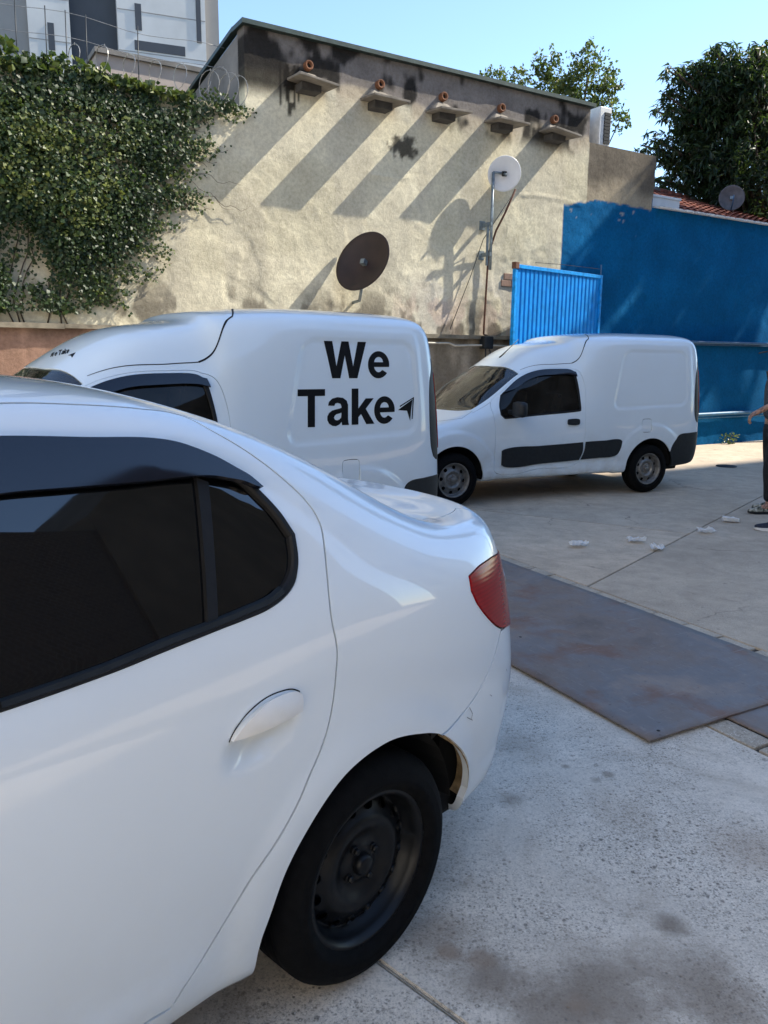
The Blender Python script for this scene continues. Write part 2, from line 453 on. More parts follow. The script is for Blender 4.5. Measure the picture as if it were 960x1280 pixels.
m.set(base=m.mix(m.math('MULTIPLY', wv.outputs['Fac'], .35), (.30, .002, .004), (.10, .0008, .002)), rough=.18, coat=.0, spec=.32, normal=m.bump(wv.outputs['Fac'], .06, .002)); MAT['red_lens'] = m.m
MAT['clear_lens'] = plain('clear_lens', (.45, .48, .5), .08, .1, 30, bump=0, coat=1.0, coat_rough=.02)
MAT['decal'] = plain('black_vinyl', (.0035, .0035, .0045), .5, .2, 20, bump=0, spec=.15)

def wheel_mesh(parent, prefix, cx, cz, yo, rt, rr, wid, rim_mat, nholes, hole_r, hole_at, dome=.115, lugs=4, side=-1):
    """a pressed steel wheel: the rim is the part, tyre, bolts and cap are its pieces. Faces -y; side=+1 turns it round"""
    prof = [(.028, -.046), (.045, -.046), (.060, -.056), (.074, -.053), (dome-.020, -.037), (dome-.004, -.034), (dome+.008, -.039), (hole_at-hole_r, -.050), (hole_at+hole_r*1.1, -.062), (rr-.034, -.072),
            (rr-.030, -.074), (rr-.026, -.050), (rr-.020, -.026), (rr-.014, -.014), (rr-.008, -.006), (rr-.002, -.004), (rr+.003, -.012)]
    d = Disc([(r, -h-.0) for r, h in prof], hole_at)
    d.h = -np.array([h for r, h in prof])            # depth measured inwards (+y)
    full = 2*math.pi*hole_at
    a = np.linspace(0, full, 61)[:-1]
    outl = np.array([(q, .0) for q in []] or [(0, .03)]+[(0, b) for b in np.linspace(.045, rr+.002, 10)]+[(q, rr+.003) for q in np.linspace(0, full, 73)]+[(full, b) for b in np.linspace(rr+.002, .045, 10)]+[(q, .03) for q in np.linspace(full, 0, 30)[:-1]])
    holes = []
    for k in range(nholes):
        c = full*(k+.5)/nholes
        holes.append(np.array([(c+hole_r*math.cos(t), hole_at+hole_r*.95*math.sin(t)) for t in np.linspace(0, 2*math.pi, 15)[:-1]]))
    rim = panel('wheel', d, outl, holes, rim_mat, parent, h=.012, gap=0, depth=.006, flip=False)
    rim.location = (cx, yo*side if side < 0 else yo, cz)
    bm = bmesh.new()
    # barrel behind the holes
    lathe(bm, [(rr-.028, .072), (rr-.04, .12), (rr-.04, wid-.02), (.02, wid-.02)], (0, 0, 0), (0, 1, 0), (1, 0, 0), (0, 0, 1), 40)
    bobj('drum', bm, MAT['under'], rim, True)
    bm = bmesh.new(); b = .018
    sw = [(rr-.003, .014), (rr+.004, .004), (rr+.010, -.002), (rr+.022, -.009), (rr+.034, -.0125), (rr+.036, -.0105), (rr+.052, -.0120), (rr+.054, -.0105), (rt-.030, -.004), (rt-.022, .002), (rt-.014, .010), (rt-.006, .022)]
    w2 = wid
    tr = [(rt-.001, .034), (rt, .046), (rt-.007, .048), (rt-.007, .056), (rt, .058), (rt, w2*.5-.006), (rt-.007, w2*.5-.004), (rt-.007, w2*.5+.004), (rt, w2*.5+.006), (rt, w2-.058), (rt-.007, w2-.056), (rt-.007, w2-.048), (rt, w2-.046), (rt-.001, w2-.034)]
    pr = sw+tr+[(r, w2-hh) for r, hh in sw[::-1]]
    lathe(bm, pr, (0, 0, 0), (0, 1, 0), (1, 0, 0), (0, 0, 1), 72)
    ty = bobj('tyre', bm, MAT['tyre'], rim, True)
    bm = bmesh.new(); lathe(bm, [(0, .024), (.020, .024), (.026, .028), (.030, .040), (.030, .06)], (0, 0, 0), (0, 1, 0), (1, 0, 0), (0, 0, 1), 24); bobj('hub_cap', bm, rim_mat, rim, True)
    bm = bmesh.new(); lathe(bm, [(0, .034), (.007, .034), (.0095, .037), (.0095, .044), (.013, .046), (.013, .062)], (0, 0, 0), (0, 1, 0), (1, 0, 0), (0, 0, 1), 6); bolt = None
    for k in range(lugs):
        t = 2*math.pi*(k+.3)/lugs; loc = (.050*math.cos(t), 0, .050*math.sin(t))
        if bolt is None: bolt = bobj('wheel_bolt', bm, MAT['rim_grey'] if rim_mat is not MAT['rim_black'] else rim_mat, rim, False); bolt.location = loc
        else: again('wheel_bolt', bolt, rim, loc)
    return rim
def well(parent, cx, cz, r, y0, y1, mat):
    a = np.linspace(math.radians(4), math.radians(184), 20)
    for side in (-1, 1):
        bm = bmesh.new()
        ring = [[bm.verts.new((cx+r*math.cos(t), side*y, cz+r*math.sin(t))) for t in a] for y in (y1, y0)]
        for i in range(len(a)-1): bm.faces.new((ring[0][i], ring[0][i+1], ring[1][i+1], ring[1][i]))
        bm.faces.new(ring[1]); bobj('wheel_well', bm, mat, parent)
def rail(sf, pts, pose=None, h=.012, closed=False): return spline(sf.ab(sf.trace(pts, pose)), h, closed)
# ------------------------------------------------------------------ control sections: (x towards the tail from the rear axle, half width, height)
def sedan_rows():
    R=[]
    def row(x,*yz): R.append([(x,y,z) for y,z in yz])
    def free(*p): R.append(list(p))
    # front wrap (out of the picture)
    free(*[(x,0,z) for x,z in [(-3.36,.20),(-3.42,.22),(-3.46,.32),(-3.48,.45),(-3.46,.58),(-3.42,.68),(-3.38,.75),(-3.32,.79),(-3.24,.82),(-3.14,.845),(-3.02,.87),(-2.9,.89),(-2.8,.905)]])
    free(*[(x,y,z) for x,y,z in [(-3.30,.40,.20),(-3.37,.46,.22),(-3.41,.48,.32),(-3.43,.49,.45),(-3.41,.48,.58),(-3.37,.47,.68),(-3.33,.46,.745),(-3.27,.45,.785),(-3.2,.42,.815),(-3.1,.37,.845),(-3.0,.3,.868),(-2.9,.16,.889),(-2.8,0,.905)]])
    free(*[(x,y,z) for x,y,z in [(-3.10,.62,.20),(-3.16,.70,.22),(-3.19,.735,.32),(-3.20,.75,.45),(-3.19,.745,.58),(-3.17,.735,.68),(-3.13,.715,.75),(-3.08,.69,.79),(-3.02,.63,.825),(-2.95,.54,.855),(-2.87,.4,.88),(-2.79,.2,.90),(-2.72,0,.915)]])
    row(-2.90,(.68,.20),(.78,.21),(.81,.32),(.83,.50),(.83,.62),(.825,.72),(.81,.79),(.775,.835),(.70,.862),(.56,.88),(.4,.897),(.2,.91),(0,.915))
    row(-2.55,(.70,.20),(.79,.205),(.825,.32),(.855,.52),(.86,.68),(.85,.80),(.83,.865),(.79,.90),(.71,.925),(.57,.94),(.4,.952),(.2,.96),(0,.963))
    row(-2.20,(.70,.20),(.79,.205),(.83,.32),(.855,.54),(.86,.73),(.848,.87),(.828,.94),(.79,.975),(.72,.995),(.58,1.0),(.4,1.01),(.2,1.02),(0,1.025))
    row(-1.85,(.70,.20),(.79,.205),(.83,.32),(.857,.54),(.862,.74),(.848,.91),(.815,1.01),(.78,1.06),(.73,1.13),(.64,1.22),(.50,1.25),(.28,1.27),(0,1.275))
    row(-1.50,(.70,.20),(.79,.205),(.83,.32),(.857,.55),(.863,.75),(.850,.93),(.815,1.02),(.785,1.09),(.725,1.25),(.645,1.40),(.53,1.445),(.3,1.47),(0,1.475))
    row(-1.10,(.70,.20),(.79,.205),(.83,.32),(.857,.55),(.864,.75),(.850,.94),(.815,1.03),(.785,1.11),(.72,1.29),(.648,1.455),(.54,1.527),(.3,1.558),(0,1.567))
    row(-.72,(.70,.20),(.79,.205),(.83,.32),(.857,.55),(.864,.75),(.850,.94),(.82,1.04),(.79,1.12),(.725,1.29),(.65,1.455),(.545,1.53),(.3,1.560),(0,1.568))
    row(-.40,(.70,.20),(.79,.205),(.83,.32),(.857,.55),(.865,.75),(.852,.95),(.825,1.05),(.795,1.13),(.735,1.28),(.665,1.43),(.56,1.495),(.3,1.525),(0,1.532))
    row(-.12,(.70,.20),(.79,.21),(.83,.33),(.860,.55),(.866,.75),(.853,.95),(.828,1.06),(.80,1.13),(.745,1.25),(.67,1.355),(.565,1.405),(.3,1.415),(0,1.42))
    row(.14,(.70,.21),(.79,.22),(.83,.34),(.858,.55),(.866,.75),(.852,.94),(.825,1.045),(.795,1.105),(.745,1.18),(.675,1.245),(.575,1.27),(.3,1.26),(0,1.26))
    row(.38,(.69,.23),(.775,.24),(.815,.35),(.845,.55),(.852,.75),(.838,.93),(.812,1.02),(.78,1.075),(.735,1.12),(.67,1.145),(.56,1.14),(.3,1.14),(0,1.145))
    row(.57,(.66,.25),(.745,.26),(.782,.36),(.812,.55),(.82,.74),(.803,.91),(.78,1.0),(.752,1.058),(.71,1.105),(.64,1.125),(.52,1.128),(.28,1.138),(0,1.145))
    free(*[(.66,.58,.26),(.71,.66,.27),(.735,.70,.37),(.758,.73,.55),(.755,.725,.73),(.735,.705,.89),(.725,.69,.975),(.72,.672,1.04),(.712,.64,1.095),(.70,.58,1.125),(.68,.46,1.135),(.66,.25,1.14),(.65,0,1.145)])
    free(*[(.76,.36,.27),(.83,.42,.28),(.855,.44,.38),(.87,.45,.56),(.865,.45,.71),(.835,.44,.88),(.83,.43,.97),(.825,.42,1.04),(.82,.40,1.10),(.79,.36,1.132),(.755,.30,1.138),(.715,.17,1.142),(.70,0,1.145)])
    free(*[(.79,0,.27),(.86,0,.28),(.885,0,.38),(.90,0,.56),(.895,0,.71),(.855,0,.88),(.845,0,.97),(.835,0,1.04),(.83,0,1.10),(.81,0,1.135),(.785,0,1.142),(.755,0,1.142),(.73,0,1.142)])
    return R
def van_rows():
    R=[]
    def row(x,*yz): R.append([(x,y,z) for y,z in yz])
    def free(*p): R.append(list(p))
    free(*[(x,0,z) for x,z in [(-3.46,.26),(-3.54,.27),(-3.58,.36),(-3.60,.48),(-3.58,.60),(-3.54,.70),(-3.50,.78),(-3.44,.83),(-3.36,.86),(-3.26,.88),(-3.15,.895),(-3.05,.91),(-2.95,.925)]])
    free(*[(-3.40,.40,.26),(-3.48,.45,.27),(-3.52,.47,.36),(-3.54,.48,.48),(-3.52,.47,.60),(-3.48,.46,.70),(-3.44,.45,.775),(-3.38,.43,.82),(-3.30,.40,.85),(-3.2,.35,.872),(-3.1,.27,.892),(-3.02,.15,.908),(-2.95,0,.925)])
    free(*[(-3.22,.60,.26),(-3.29,.68,.27),(-3.32,.71,.36),(-3.33,.725,.50),(-3.32,.72,.62),(-3.29,.705,.72),(-3.25,.68,.79),(-3.20,.64,.83),(-3.14,.57,.855),(-3.07,.46,.875),(-3.0,.34,.895),(-2.93,.17,.915),(-2.87,0,.93)])
    row(-3.05,(.66,.27),(.755,.275),(.785,.37),(.80,.53),(.80,.68),(.77,.785),(.72,.84),(.64,.868),(.54,.885),(.42,.898),(.28,.908),(.14,.913),(0,.915))
    row(-2.717,(.68,.28),(.77,.285),(.80,.38),(.82,.56),(.82,.73),(.795,.87),(.745,.925),(.665,.95),(.56,.965),(.43,.98),(.29,.99),(.145,.997),(0,1.0))
    row(-2.42,(.68,.28),(.775,.285),(.80,.37),(.815,.55),(.82,.75),(.80,.93),(.75,1.02),(.69,1.055),(.61,1.075),(.50,1.10),(.36,1.13),(.19,1.16),(0,1.17))
    row(-2.10,(.68,.28),(.775,.285),(.80,.37),(.812,.55),(.817,.74),(.803,.91),(.775,1.04),(.73,1.15),(.68,1.235),(.61,1.29),(.48,1.34),(.26,1.38),(0,1.395))
    row(-1.80,(.68,.28),(.775,.285),(.80,.37),(.812,.55),(.817,.74),(.805,.92),(.775,1.06),(.72,1.22),(.66,1.37),(.60,1.445),(.50,1.49),(.3,1.565),(0,1.60))
    row(-1.46,(.68,.28),(.775,.285),(.80,.37),(.812,.55),(.818,.74),(.807,.92),(.778,1.08),(.725,1.27),(.672,1.44),(.62,1.53),(.53,1.68),(.31,1.75),(0,1.768))
    row(-1.12,(.68,.28),(.775,.285),(.80,.37),(.812,.55),(.818,.74),(.81,.93),(.785,1.10),(.74,1.30),(.695,1.46),(.65,1.57),(.565,1.745),(.34,1.805),(0,1.818))
    row(-.99,(.68,.28),(.775,.285),(.80,.37),(.812,.55),(.818,.745),(.811,.935),(.79,1.115),(.753,1.325),(.717,1.50),(.678,1.635),(.60,1.80),(.355,1.866),(0,1.878))
    row(-.85,(.68,.28),(.775,.285),(.80,.37),(.812,.55),(.819,.75),(.813,.94),(.797,1.13),(.77,1.35),(.74,1.54),(.70,1.69),(.62,1.83),(.37,1.89),(0,1.90))
    row(-.50,(.68,.28),(.775,.285),(.80,.37),(.814,.55),(.82,.75),(.816,.95),(.803,1.15),(.78,1.38),(.757,1.58),(.725,1.75),(.65,1.865),(.38,1.922),(0,1.93))
    row(0,(.68,.29),(.775,.295),(.80,.38),(.818,.55),(.824,.75),(.818,.95),(.805,1.15),(.782,1.38),(.758,1.58),(.726,1.755),(.65,1.872),(.38,1.93),(0,1.938))
    row(.42,(.67,.31),(.77,.315),(.80,.39),(.815,.55),(.82,.75),(.815,.95),(.803,1.15),(.78,1.38),(.757,1.58),(.723,1.755),(.645,1.870),(.38,1.927),(0,1.935))
    free(*[(.67,.62,.33),(.745,.71,.335),(.775,.75,.40),(.79,.765,.55),(.79,.768,.75),(.782,.766,.95),(.775,.757,1.15),(.762,.737,1.38),(.748,.715,1.58),(.725,.69,1.755),(.66,.625,1.865),(.60,.36,1.92),(.58,0,1.925)])
    free(*[(.76,.40,.33),(.815,.44,.34),(.84,.46,.40),(.855,.47,.55),(.852,.47,.75),(.845,.47,.95),(.84,.465,1.15),(.828,.455,1.38),(.812,.44,1.58),(.785,.42,1.765),(.725,.39,1.875),(.66,.22,1.91),(.63,0,1.918)])
    free(*[(.78,0,.33),(.83,0,.34),(.855,0,.40),(.87,0,.55),(.867,0,.75),(.86,0,.95),(.855,0,1.15),(.843,0,1.38),(.827,0,1.58),(.80,0,1.77),(.745,0,1.88),(.68,0,1.912),(.65,0,1.92)])
    return R
# ------------------------------------------------------------------ ground: concrete slabs on one sheet
def concrete(name, light, dark, speck=1.0, stains=True, seed=0.0):
    m = N(name); c = m.geo('Position')
    mp = m.add('ShaderNodeMapping'); m.put(mp.inputs[0], c); mp.inputs['Location'].default_value = (seed, seed*1.7, 0); c2 = mp.outputs[0]
    big = m.noise(c2, .9, 6, .62, .6); mid = m.noise(c2, 5.5, 6, .68); fine = m.noise(c2, 48, 5, .8); grit = m.noise(c2, 130, 3, .75)
    base = m.mix(m.ramp(big, (.30, 0.0), (.72, 1.0)), dark, light)
    base = m.mix(m.math('MULTIPLY', m.ramp(mid, (.35, 1.0), (.62, 0.0)), .40), base, tuple(x*.62 for x in dark))
    wear = m.ramp(m.noise(c2, 1.35, 6, .65, .8), (.38, .25), (.62, 1.0))
    base = m.mix(m.math('MULTIPLY', m.math('MULTIPLY', m.ramp(fine, (.38, 1.0), (.50, 0.0)), .80*speck), wear), base, (.15, .125, .10))
    base = m.mix(m.math('MULTIPLY', m.math('MULTIPLY', m.ramp(grit, (.36, 1.0), (.47, 0.0)), .8*speck), wear), base, (.10, .085, .07))
    base = m.mix(m.math('MULTIPLY', m.ramp(grit, (.56, 0.0), (.66, 1.0)), .8*speck), base, (.80, .72, .60))
    for sc_, th_, cc_ in ((95, .70, (.085, .072, .058)), (52, .82, (.055, .047, .04)), (120, .74, (.86, .79, .68))):
        vn = m.add('ShaderNodeTexVoronoi'); m.put(vn.inputs['Vector'], c2); vn.inputs['Scale'].default_value = sc_; sx = m.add('ShaderNodeSeparateColor'); m.put(sx.inputs[0], vn.outputs['Color'])
        chip_ = m.math('MULTIPLY', m.ramp(sx.outputs[0], (th_, 0.0), (th_+.02, 1.0)), m.ramp(vn.outputs['Distance'], (.22, 1.0), (.42, 0.0)))
        base = m.mix(m.math('MULTIPLY', m.math('MULTIPLY', chip_, .85*speck), wear), base, cc_)
    pit = m.ramp(m.voro(c2, 30), (.04, 1.0), (.16, 0.0)); pitm = m.math('MULTIPLY', pit, m.ramp(m.noise(c2, 4.1, 3), (.46, 0.0), (.58, 1.0)))
    base = m.mix(m.math('MULTIPLY', pitm, .8*speck), base, (.05, .044, .038))
    wv_ = m.add('ShaderNodeVectorMath', operation='ADD'); nz_ = m.add('ShaderNodeTexNoise'); m.put(nz_.inputs['Vector'], c2); nz_.inputs['Scale'].default_value = 2.6; nz_.inputs['Detail'].default_value = 6
    sc_ = m.add('ShaderNodeVectorMath', operation='SCALE'); m.put(sc_.inputs[0], nz_.outputs['Color']); sc_.inputs['Scale'].default_value = .55; m.put(wv_.inputs[0], c2); m.put(wv_.inputs[1], sc_.outputs[0])
    crack = m.ramp(m.voro(wv_.outputs[0], .62, 'DISTANCE_TO_EDGE'), (.0, 1.0), (.0065, 0.0)); crack = m.math('MULTIPLY', crack, m.ramp(m.noise(c2, .8, 3), (.50, 0.0), (.58, 1.0)))
    base = m.mix(m.math('MULTIPLY', crack, .8), base, (.06, .052, .045))
    base = m.mix(m.math('MULTIPLY', m.ramp(m.noise(c2, 1.9, 7, .7, 1.2), (.50, 0.0), (.66, 1.0)), .45), base, (.33, .265, .20))
    base = m.mix(m.math('MULTIPLY', m.ramp(m.noise(c2, 13, 3, .6), (.68, 0.0), (.73, 1.0)), .55), base, (.15, .13, .11))
    if stains:
        tot = None
        for px, py, r, w, col in [(838, 1156, .045, .8, 0), (612, 1222, .085, .75, 0), (750, 1245, .16, .65, 0), (545, 1168, .10, .55, 0), (940, 1062, .12, .45, 1), (640, 1000, .05, .5, 0), (862, 1215, .12, .5, 0), (560, 1190, .03, .7, 1), (600, 1200, .035, .6, 1),
                                  (700, 1270, .12, .6, 0), (760, 968, .022, .6, 0), (707, 958, .018, .6, 0), (650, 930, .12, .4, 0), (745, 975, .02, .5, 0), (905, 1255, .1, .5, 0), (720, 1255, .03, .5, 1)]:
            g = ground(px, py); v = m.add('ShaderNodeVectorMath', operation='DISTANCE'); m.put(v.inputs[0], m.geo('Position')); v.inputs[1].default_value = tuple(g)
            d = m.math('ADD', v.outputs['Value'], m.math('MULTIPLY', m.math('SUBTRACT', m.noise(c, 9, 5, .7), .5), r*1.7))
            f = m.math('MULTIPLY', m.ramp(m.math('DIVIDE', d, r*2.4), (.18, 1.0), (.62, 0.0)), w)
            base = m.mix(f, base, (.20, .155, .115) if col == 0 else (.30, .215, .15))
    h = m.math('ADD', m.math('MULTIPLY', fine, .6), m.math('SUBTRACT', m.math('MULTIPLY', mid, .8), m.math('MULTIPLY', pitm, 1.2)))
    m.set(base=base, rough=.92, spec=.2, normal=m.bump(grit, .25, .002, m.bump(h, .55, .006)))
    return m.m
MAT['conc_near'] = concrete('concrete_near', (.82, .715, .59), (.62, .54, .445), .8)
MAT['conc_far'] = concrete('concrete_far', (.68, .54, .395), (.50, .395, .29), .3, False, 3.1)
MAT['conc_far2'] = concrete('concrete_far_darker', (.57, .465, .35), (.42, .34, .255), .28, False, 8.3)
MAT['bed'] = plain('joint_soil', (.06, .052, .043), .95, .4, 9, bump=.5)
gv = []
for x in np.linspace(-160, 160, 9):
    for y in np.linspace(-160, 160, 9): gv.append((x, y, -.014))
earth = mobj('ground', gv, [(i*9+j, (i+1)*9+j, (i+1)*9+j+1, i*9+j+1) for i in range(8) for j in range(8)], MAT['bed'], kind='structure')
def clip(P, o, n):
    out = []
    for i in range(len(P)):
        a, b = P[i], P[(i+1) % len(P)]; da = (a-o)@n; db = (b-o)@n
        if da >= 0: out.append(a)
        if da*db < 0: out.append(a+(b-a)*da/(da-db))
    return out
GD = V3(.482, -.876, 0); GD /= np.linalg.norm(GD); GP = V3(.876, .482, 0); GP = GP-GD*(GP@GD); GP /= np.linalg.norm(GP); G0 = ground(812, 931)
G = lambda g, q, z=0: G0+GD*g+GP*q+V3(0, 0, z)
def slab(name, P, mat, top=0.0, th=.03, parent=earth):
    n = len(P); v = [tuple(q[:2])+(top,) for q in P]+[tuple(q[:2])+(top-th,) for q in P]
    bm = bmesh.new(); vs_ = [bm.verts.new(q) for q in v]
    bm.faces.new(vs_[:n]); [bm.faces.new((vs_[i], vs_[n+i], vs_[n+(i+1) % n], vs_[(i+1) % n])) for i in range(n)]
    bmesh.ops.recalc_face_normals(bm, faces=bm.faces)
    if (bm.faces.ensure_lookup_table() or bm.faces[0].normal.z) < 0: bmesh.ops.reverse_faces(bm, faces=bm.faces)
    bmesh.ops.bevel(bm, geom=[e for e in bm.edges if all(abs(q.co.z-top) < 1e-6 for q in e.verts)], offset=.004, segments=2, affect='EDGES')
    return bobj(name, bm, mat, parent)
RECT = [W(-32, .0, 0), W(12, .0, 0), W(12, 21, 0), W(-32, 21, 0)]
ja, jb = ground(475, 1203), ground(580, 1280); jd = (jb-ja)/np.linalg.norm(jb-ja); jn = V3(-jd[1], jd[0], 0)
J2a, J2b = ground(727, 737), ground(862, 667); d2 = (J2b-J2a)/np.linalg.norm(J2b-J2a); n2 = V3(-d2[1], d2[0], 0)
J3a = ground(577, 635); d3 = (J3a-J2b)/np.linalg.norm(J3a-J2b); n3 = V3(-d3[1], d3[0], 0)
west = clip(RECT, G(0, .36), -GP); east = clip(RECT, G(0, 1.435), GP)
HJ = .006
slab('concrete_slab', clip(west, ja+jn*HJ, jn), MAT['conc_near'])
slab('concrete_slab', clip(west, ja-jn*HJ, -jn), MAT['conc_near'], -.001)
if n3@(G(0, 1.5)-J2b) < 0: n3 = -n3      # n3 points to the gutter side
if n2@(J3a-J2b) < 0: n2 = -n2            # n2 points to the J3 side
slab('concrete_slab', clip(clip(east, J2b+n2*HJ, n2), J2b+n3*HJ, n3), MAT['conc_far'])
slab('concrete_slab', clip(clip(east, J2b+n2*HJ, n2), J2b-n3*HJ, -n3), MAT['conc_far2'], -.001)
slab('concrete_slab', clip(clip(east, J2b-n2*HJ, -n2), J2b+d2*3.2-d2*HJ, -d2), MAT['conc_far2'], .001)
slab('concrete_slab', clip(clip(east, J2b-n2*HJ, -n2), J2b+d2*3.2+d2*HJ, d2), MAT['conc_far'])
# pale mortar in the nearest joint
MAT['mortar'] = plain('mortar', (.36, .33, .28), .95, .3, 60, bump=.5)
slab('mortar_joint', [ja-jd*2+jn*.0055, ja-jd*2-jn*.0055, jb+jd*3-jn*.0055, jb+jd*3+jn*.0055], MAT['mortar'], -.003, .02)
# drain channel edges: kerb blocks both sides
MAT['kerb'] = concrete('kerb_block', (.52, .44, .34), (.38, .32, .25), .5, False, 5.5)
kerb = mobj('drain_channel', [tuple(G(-14, .33, -.012)), tuple(G(8, .33, -.012)), tuple(G(8, 1.44, -.012)), tuple(G(-14, 1.44, -.012))], [(0, 1, 2, 3)], MAT['bed'], kind='structure')
kb = None
for k in range(-3, 14):
    for q0, w in ((.368, .127), (1.31, .12)):
        bm = bmesh.new(); L = .232+.02*math.sin(k*2.3+q0*9)
        frame_box(bm, G(k*.25, q0+random.uniform(-.003, .003), -.03), GD*L, GP*w, V3(0, 0, .031+random.uniform(-.003, .004)), .006)
        bobj('kerb_block', bm, MAT['kerb'], kerb)
for k in range(-40, -3):
    bm = bmesh.new(); frame_box(bm, G(k*.25, 1.31, -.03), GD*.24, GP*.12, V3(0, 0, .031+random.uniform(-.003, .003)), .006); bobj('kerb_block', bm, MAT['kerb'], kerb)
# steel sheets over the channel
def steel():
    m = N('weathered_steel'); c = m.coord(); a = m.noise(c, 1.3, 7, .62, .4); b = m.noise(c, 6, 6, .7); f = m.noise(m.coord('Object', (1, 6, 1)), 14, 5, .7)
    col = m.ramp(a, (.28, (.095, .072, .060)), (.44, (.195, .145, .115)), (.56, (.170, .150, .142)), (.70, (.27, .20, .155)))
    col = m.mix(m.math('MULTIPLY', m.ramp(b, (.50, 0.0), (.66, 1.0)), .55), col, (.23, .215, .215))
    col = m.mix(m.math('MULTIPLY', m.ramp(f, (.58, 0.0), (.70, 1.0)), .55), col, (.33, .28, .235))
    col = m.mix(m.math('MULTIPLY', m.ramp(m.noise(c, 2.3, 5, .6), (.55, 0.0), (.66, 1.0)), .7), col, (.19, .085, .045))
    col = m.mix(m.math('MULTIPLY', m.ramp(m.noise(m.coord('Object', (7, .6, 1)), 5, 6, .75), (.60, 0.0), (.68, 1.0)), .5), col, (.30, .275, .255))
    col = m.mix(m.math('MULTIPLY', m.ramp(m.noise(c, 34, 4, .7), (.62, 0.0), (.72, 1.0)), .6), col, (.05, .04, .035))
    m.set(base=col, rough=m.ramp(b, (.3, .42), (.7, .68)), metal=.25, spec=.45, normal=m.bump(b, .25, .004, m.bump(f, .12, .002))); return m.m
MAT['steel'] = steel()
def sheet(name, g0, g1, q0, q1, z, label, warp, grp):
    o = thing(name, label, 'steel plate', tuple(G((g0+g1)/2, (q0+q1)/2, 0)), math.atan2(GD[1], GD[0]), grp)
    nx, ny = 40, 18; L = (g1-g0)/2; H = (q1-q0)/2; bm = bmesh.new(); v = []
    for zz in (0, -.007):
        for i in range(nx+1):
            for j in range(ny+1):
                x = -L+2*L*i/nx; y = -H+2*H*j/ny
                w = warp*(vnoise(x*1.3+9, y*1.7+3, 5)+.25*vnoise(x*4, y*4, 9)); e = .0
                jit = .004*(vnoise(x*7, y*7, 3)-.5)
                v.append(bm.verts.new((x+(jit if i in (0, nx) else 0), y+(jit if j in (0, ny) else 0), z+w+zz)))
    Nn = (nx+1)*(ny+1); id_ = lambda k, i, j: v[k*Nn+i*(ny+1)+j]
    for i in range(nx):
        for j in range(ny):
            bm.faces.new((id_(0, i, j), id_(0, i+1, j), id_(0, i+1, j+1), id_(0, i, j+1))); bm.faces.new((id_(1, i, j), id_(1, i, j+1), id_(1, i+1, j+1), id_(1, i+1, j)))
    for i in range(nx):
        bm.faces.new((id_(1, i, 0), id_(1, i+1, 0), id_(0, i+1, 0), id_(0, i, 0))); bm.faces.new((id_(0, i, ny), id_(0, i+1, ny), id_(1, i+1, ny), id_(1, i, ny)))
    for j in range(ny):
        bm.faces.new((id_(0, 0, j), id_(0, 0, j+1), id_(1, 0, j+1), id_(1, 0, j))); bm.faces.new((id_(1, nx, j), id_(1, nx, j+1), id_(0, nx, j+1), id_(0, nx, j)))
    bobj('sheet', bm, MAT['steel'], o, True).data.polygons.foreach_set('use_smooth', [False]*len(bpy.data.meshes[-1].polygons) if False else [True]*0 or [True]*(2*nx*ny)+[False]*(2*(nx+ny)))
    return o
pl1 = sheet('steel_plate', -3.05, 0, 0, 1.30, .017, 'long rusty brown steel sheet lying over the drain behind the sedan', .010, 'steel sheets over the drain')
pl2 = sheet('steel_plate', -.40, 2.1, .50, 1.27, .009, 'rusty steel sheet whose end slips under the longer steel sheet', .004, 'steel sheets over the drain')
for g, q in ((-.045, .10), (-1.55, 1.18), (-1.25, .30), (-2.6, .35), (-1.9, .75)):
    bm = bmesh.new(); lathe(bm, [(0, .022), (.008, .022), (.011, .0195), (.011, .012)], (g+1.525, q-.65, 0), (0, 0, 1), (1, 0, 0), (0, 1, 0), 12); bobj('rivet', bm, MAT['gap'], pl1, True)

# ------------------------------------------------------------------ the long wall
def plaster():
    m = N('old_plaster'); c = m.geo('Position'); a = m.attr('paint')
    f1 = m.noise(c, 2.2, 7, .65); f2 = m.noise(c, 23, 7, .74); f3 = m.noise(c, 95, 4, .75)
    v = m.mix(m.ramp(f1, (.30, 0.0), (.72, 1.0)), (.84, .83, .82), (1.12, 1.12, 1.10))
    v2 = m.mix(m.ramp(f2, (.33, 0.0), (.60, 1.0)), (.80, .79, .77), (1.08, 1.08, 1.08))
    col = m.mix(1.0, m.mix(1.0, a, v, 'MULTIPLY'), v2, 'MULTIPLY')
    h = m.math('ADD', m.math('MULTIPLY', f2, 1.0), m.math('MULTIPLY', f3, .6))
    m.set(base=col, rough=.95, spec=.06, normal=m.bump(h, .6, .014)); return m.m
MAT['plaster'] = plaster()
def relief(s, z):
    r = .036*(fbm(s*.55, z*.6, 3, 3)-.5)+.011*(fbm(s*1.7, z*3.1, 11, 4)-.5)+.012*(fbm(s*8, z*10, 23, 4)-.5)
    r = r+.008*sstep(.53, .57, fbm(s*1.6+5, z*1.4, 41, 4))*sstep(4.3, 3.0, z)            # coats of render that stand proud
    r = r+.012*np.exp(-((z-4.05-.12*fbm(s*.9, s*0, 7, 3))/.025)**2)*sstep(.4, .6, fbm(s*1.1, z*0, 19, 2))
    return r
YEL = V3(.66, .61, .465); GRY = V3(.19, .172, .16); BLU = V3(.003, .096, .245); PINK = V3(.50, .315, .235); WHT = V3(.56, .53, .47)
def mixc(c, col, f): return c+(col-c)*f[..., None]
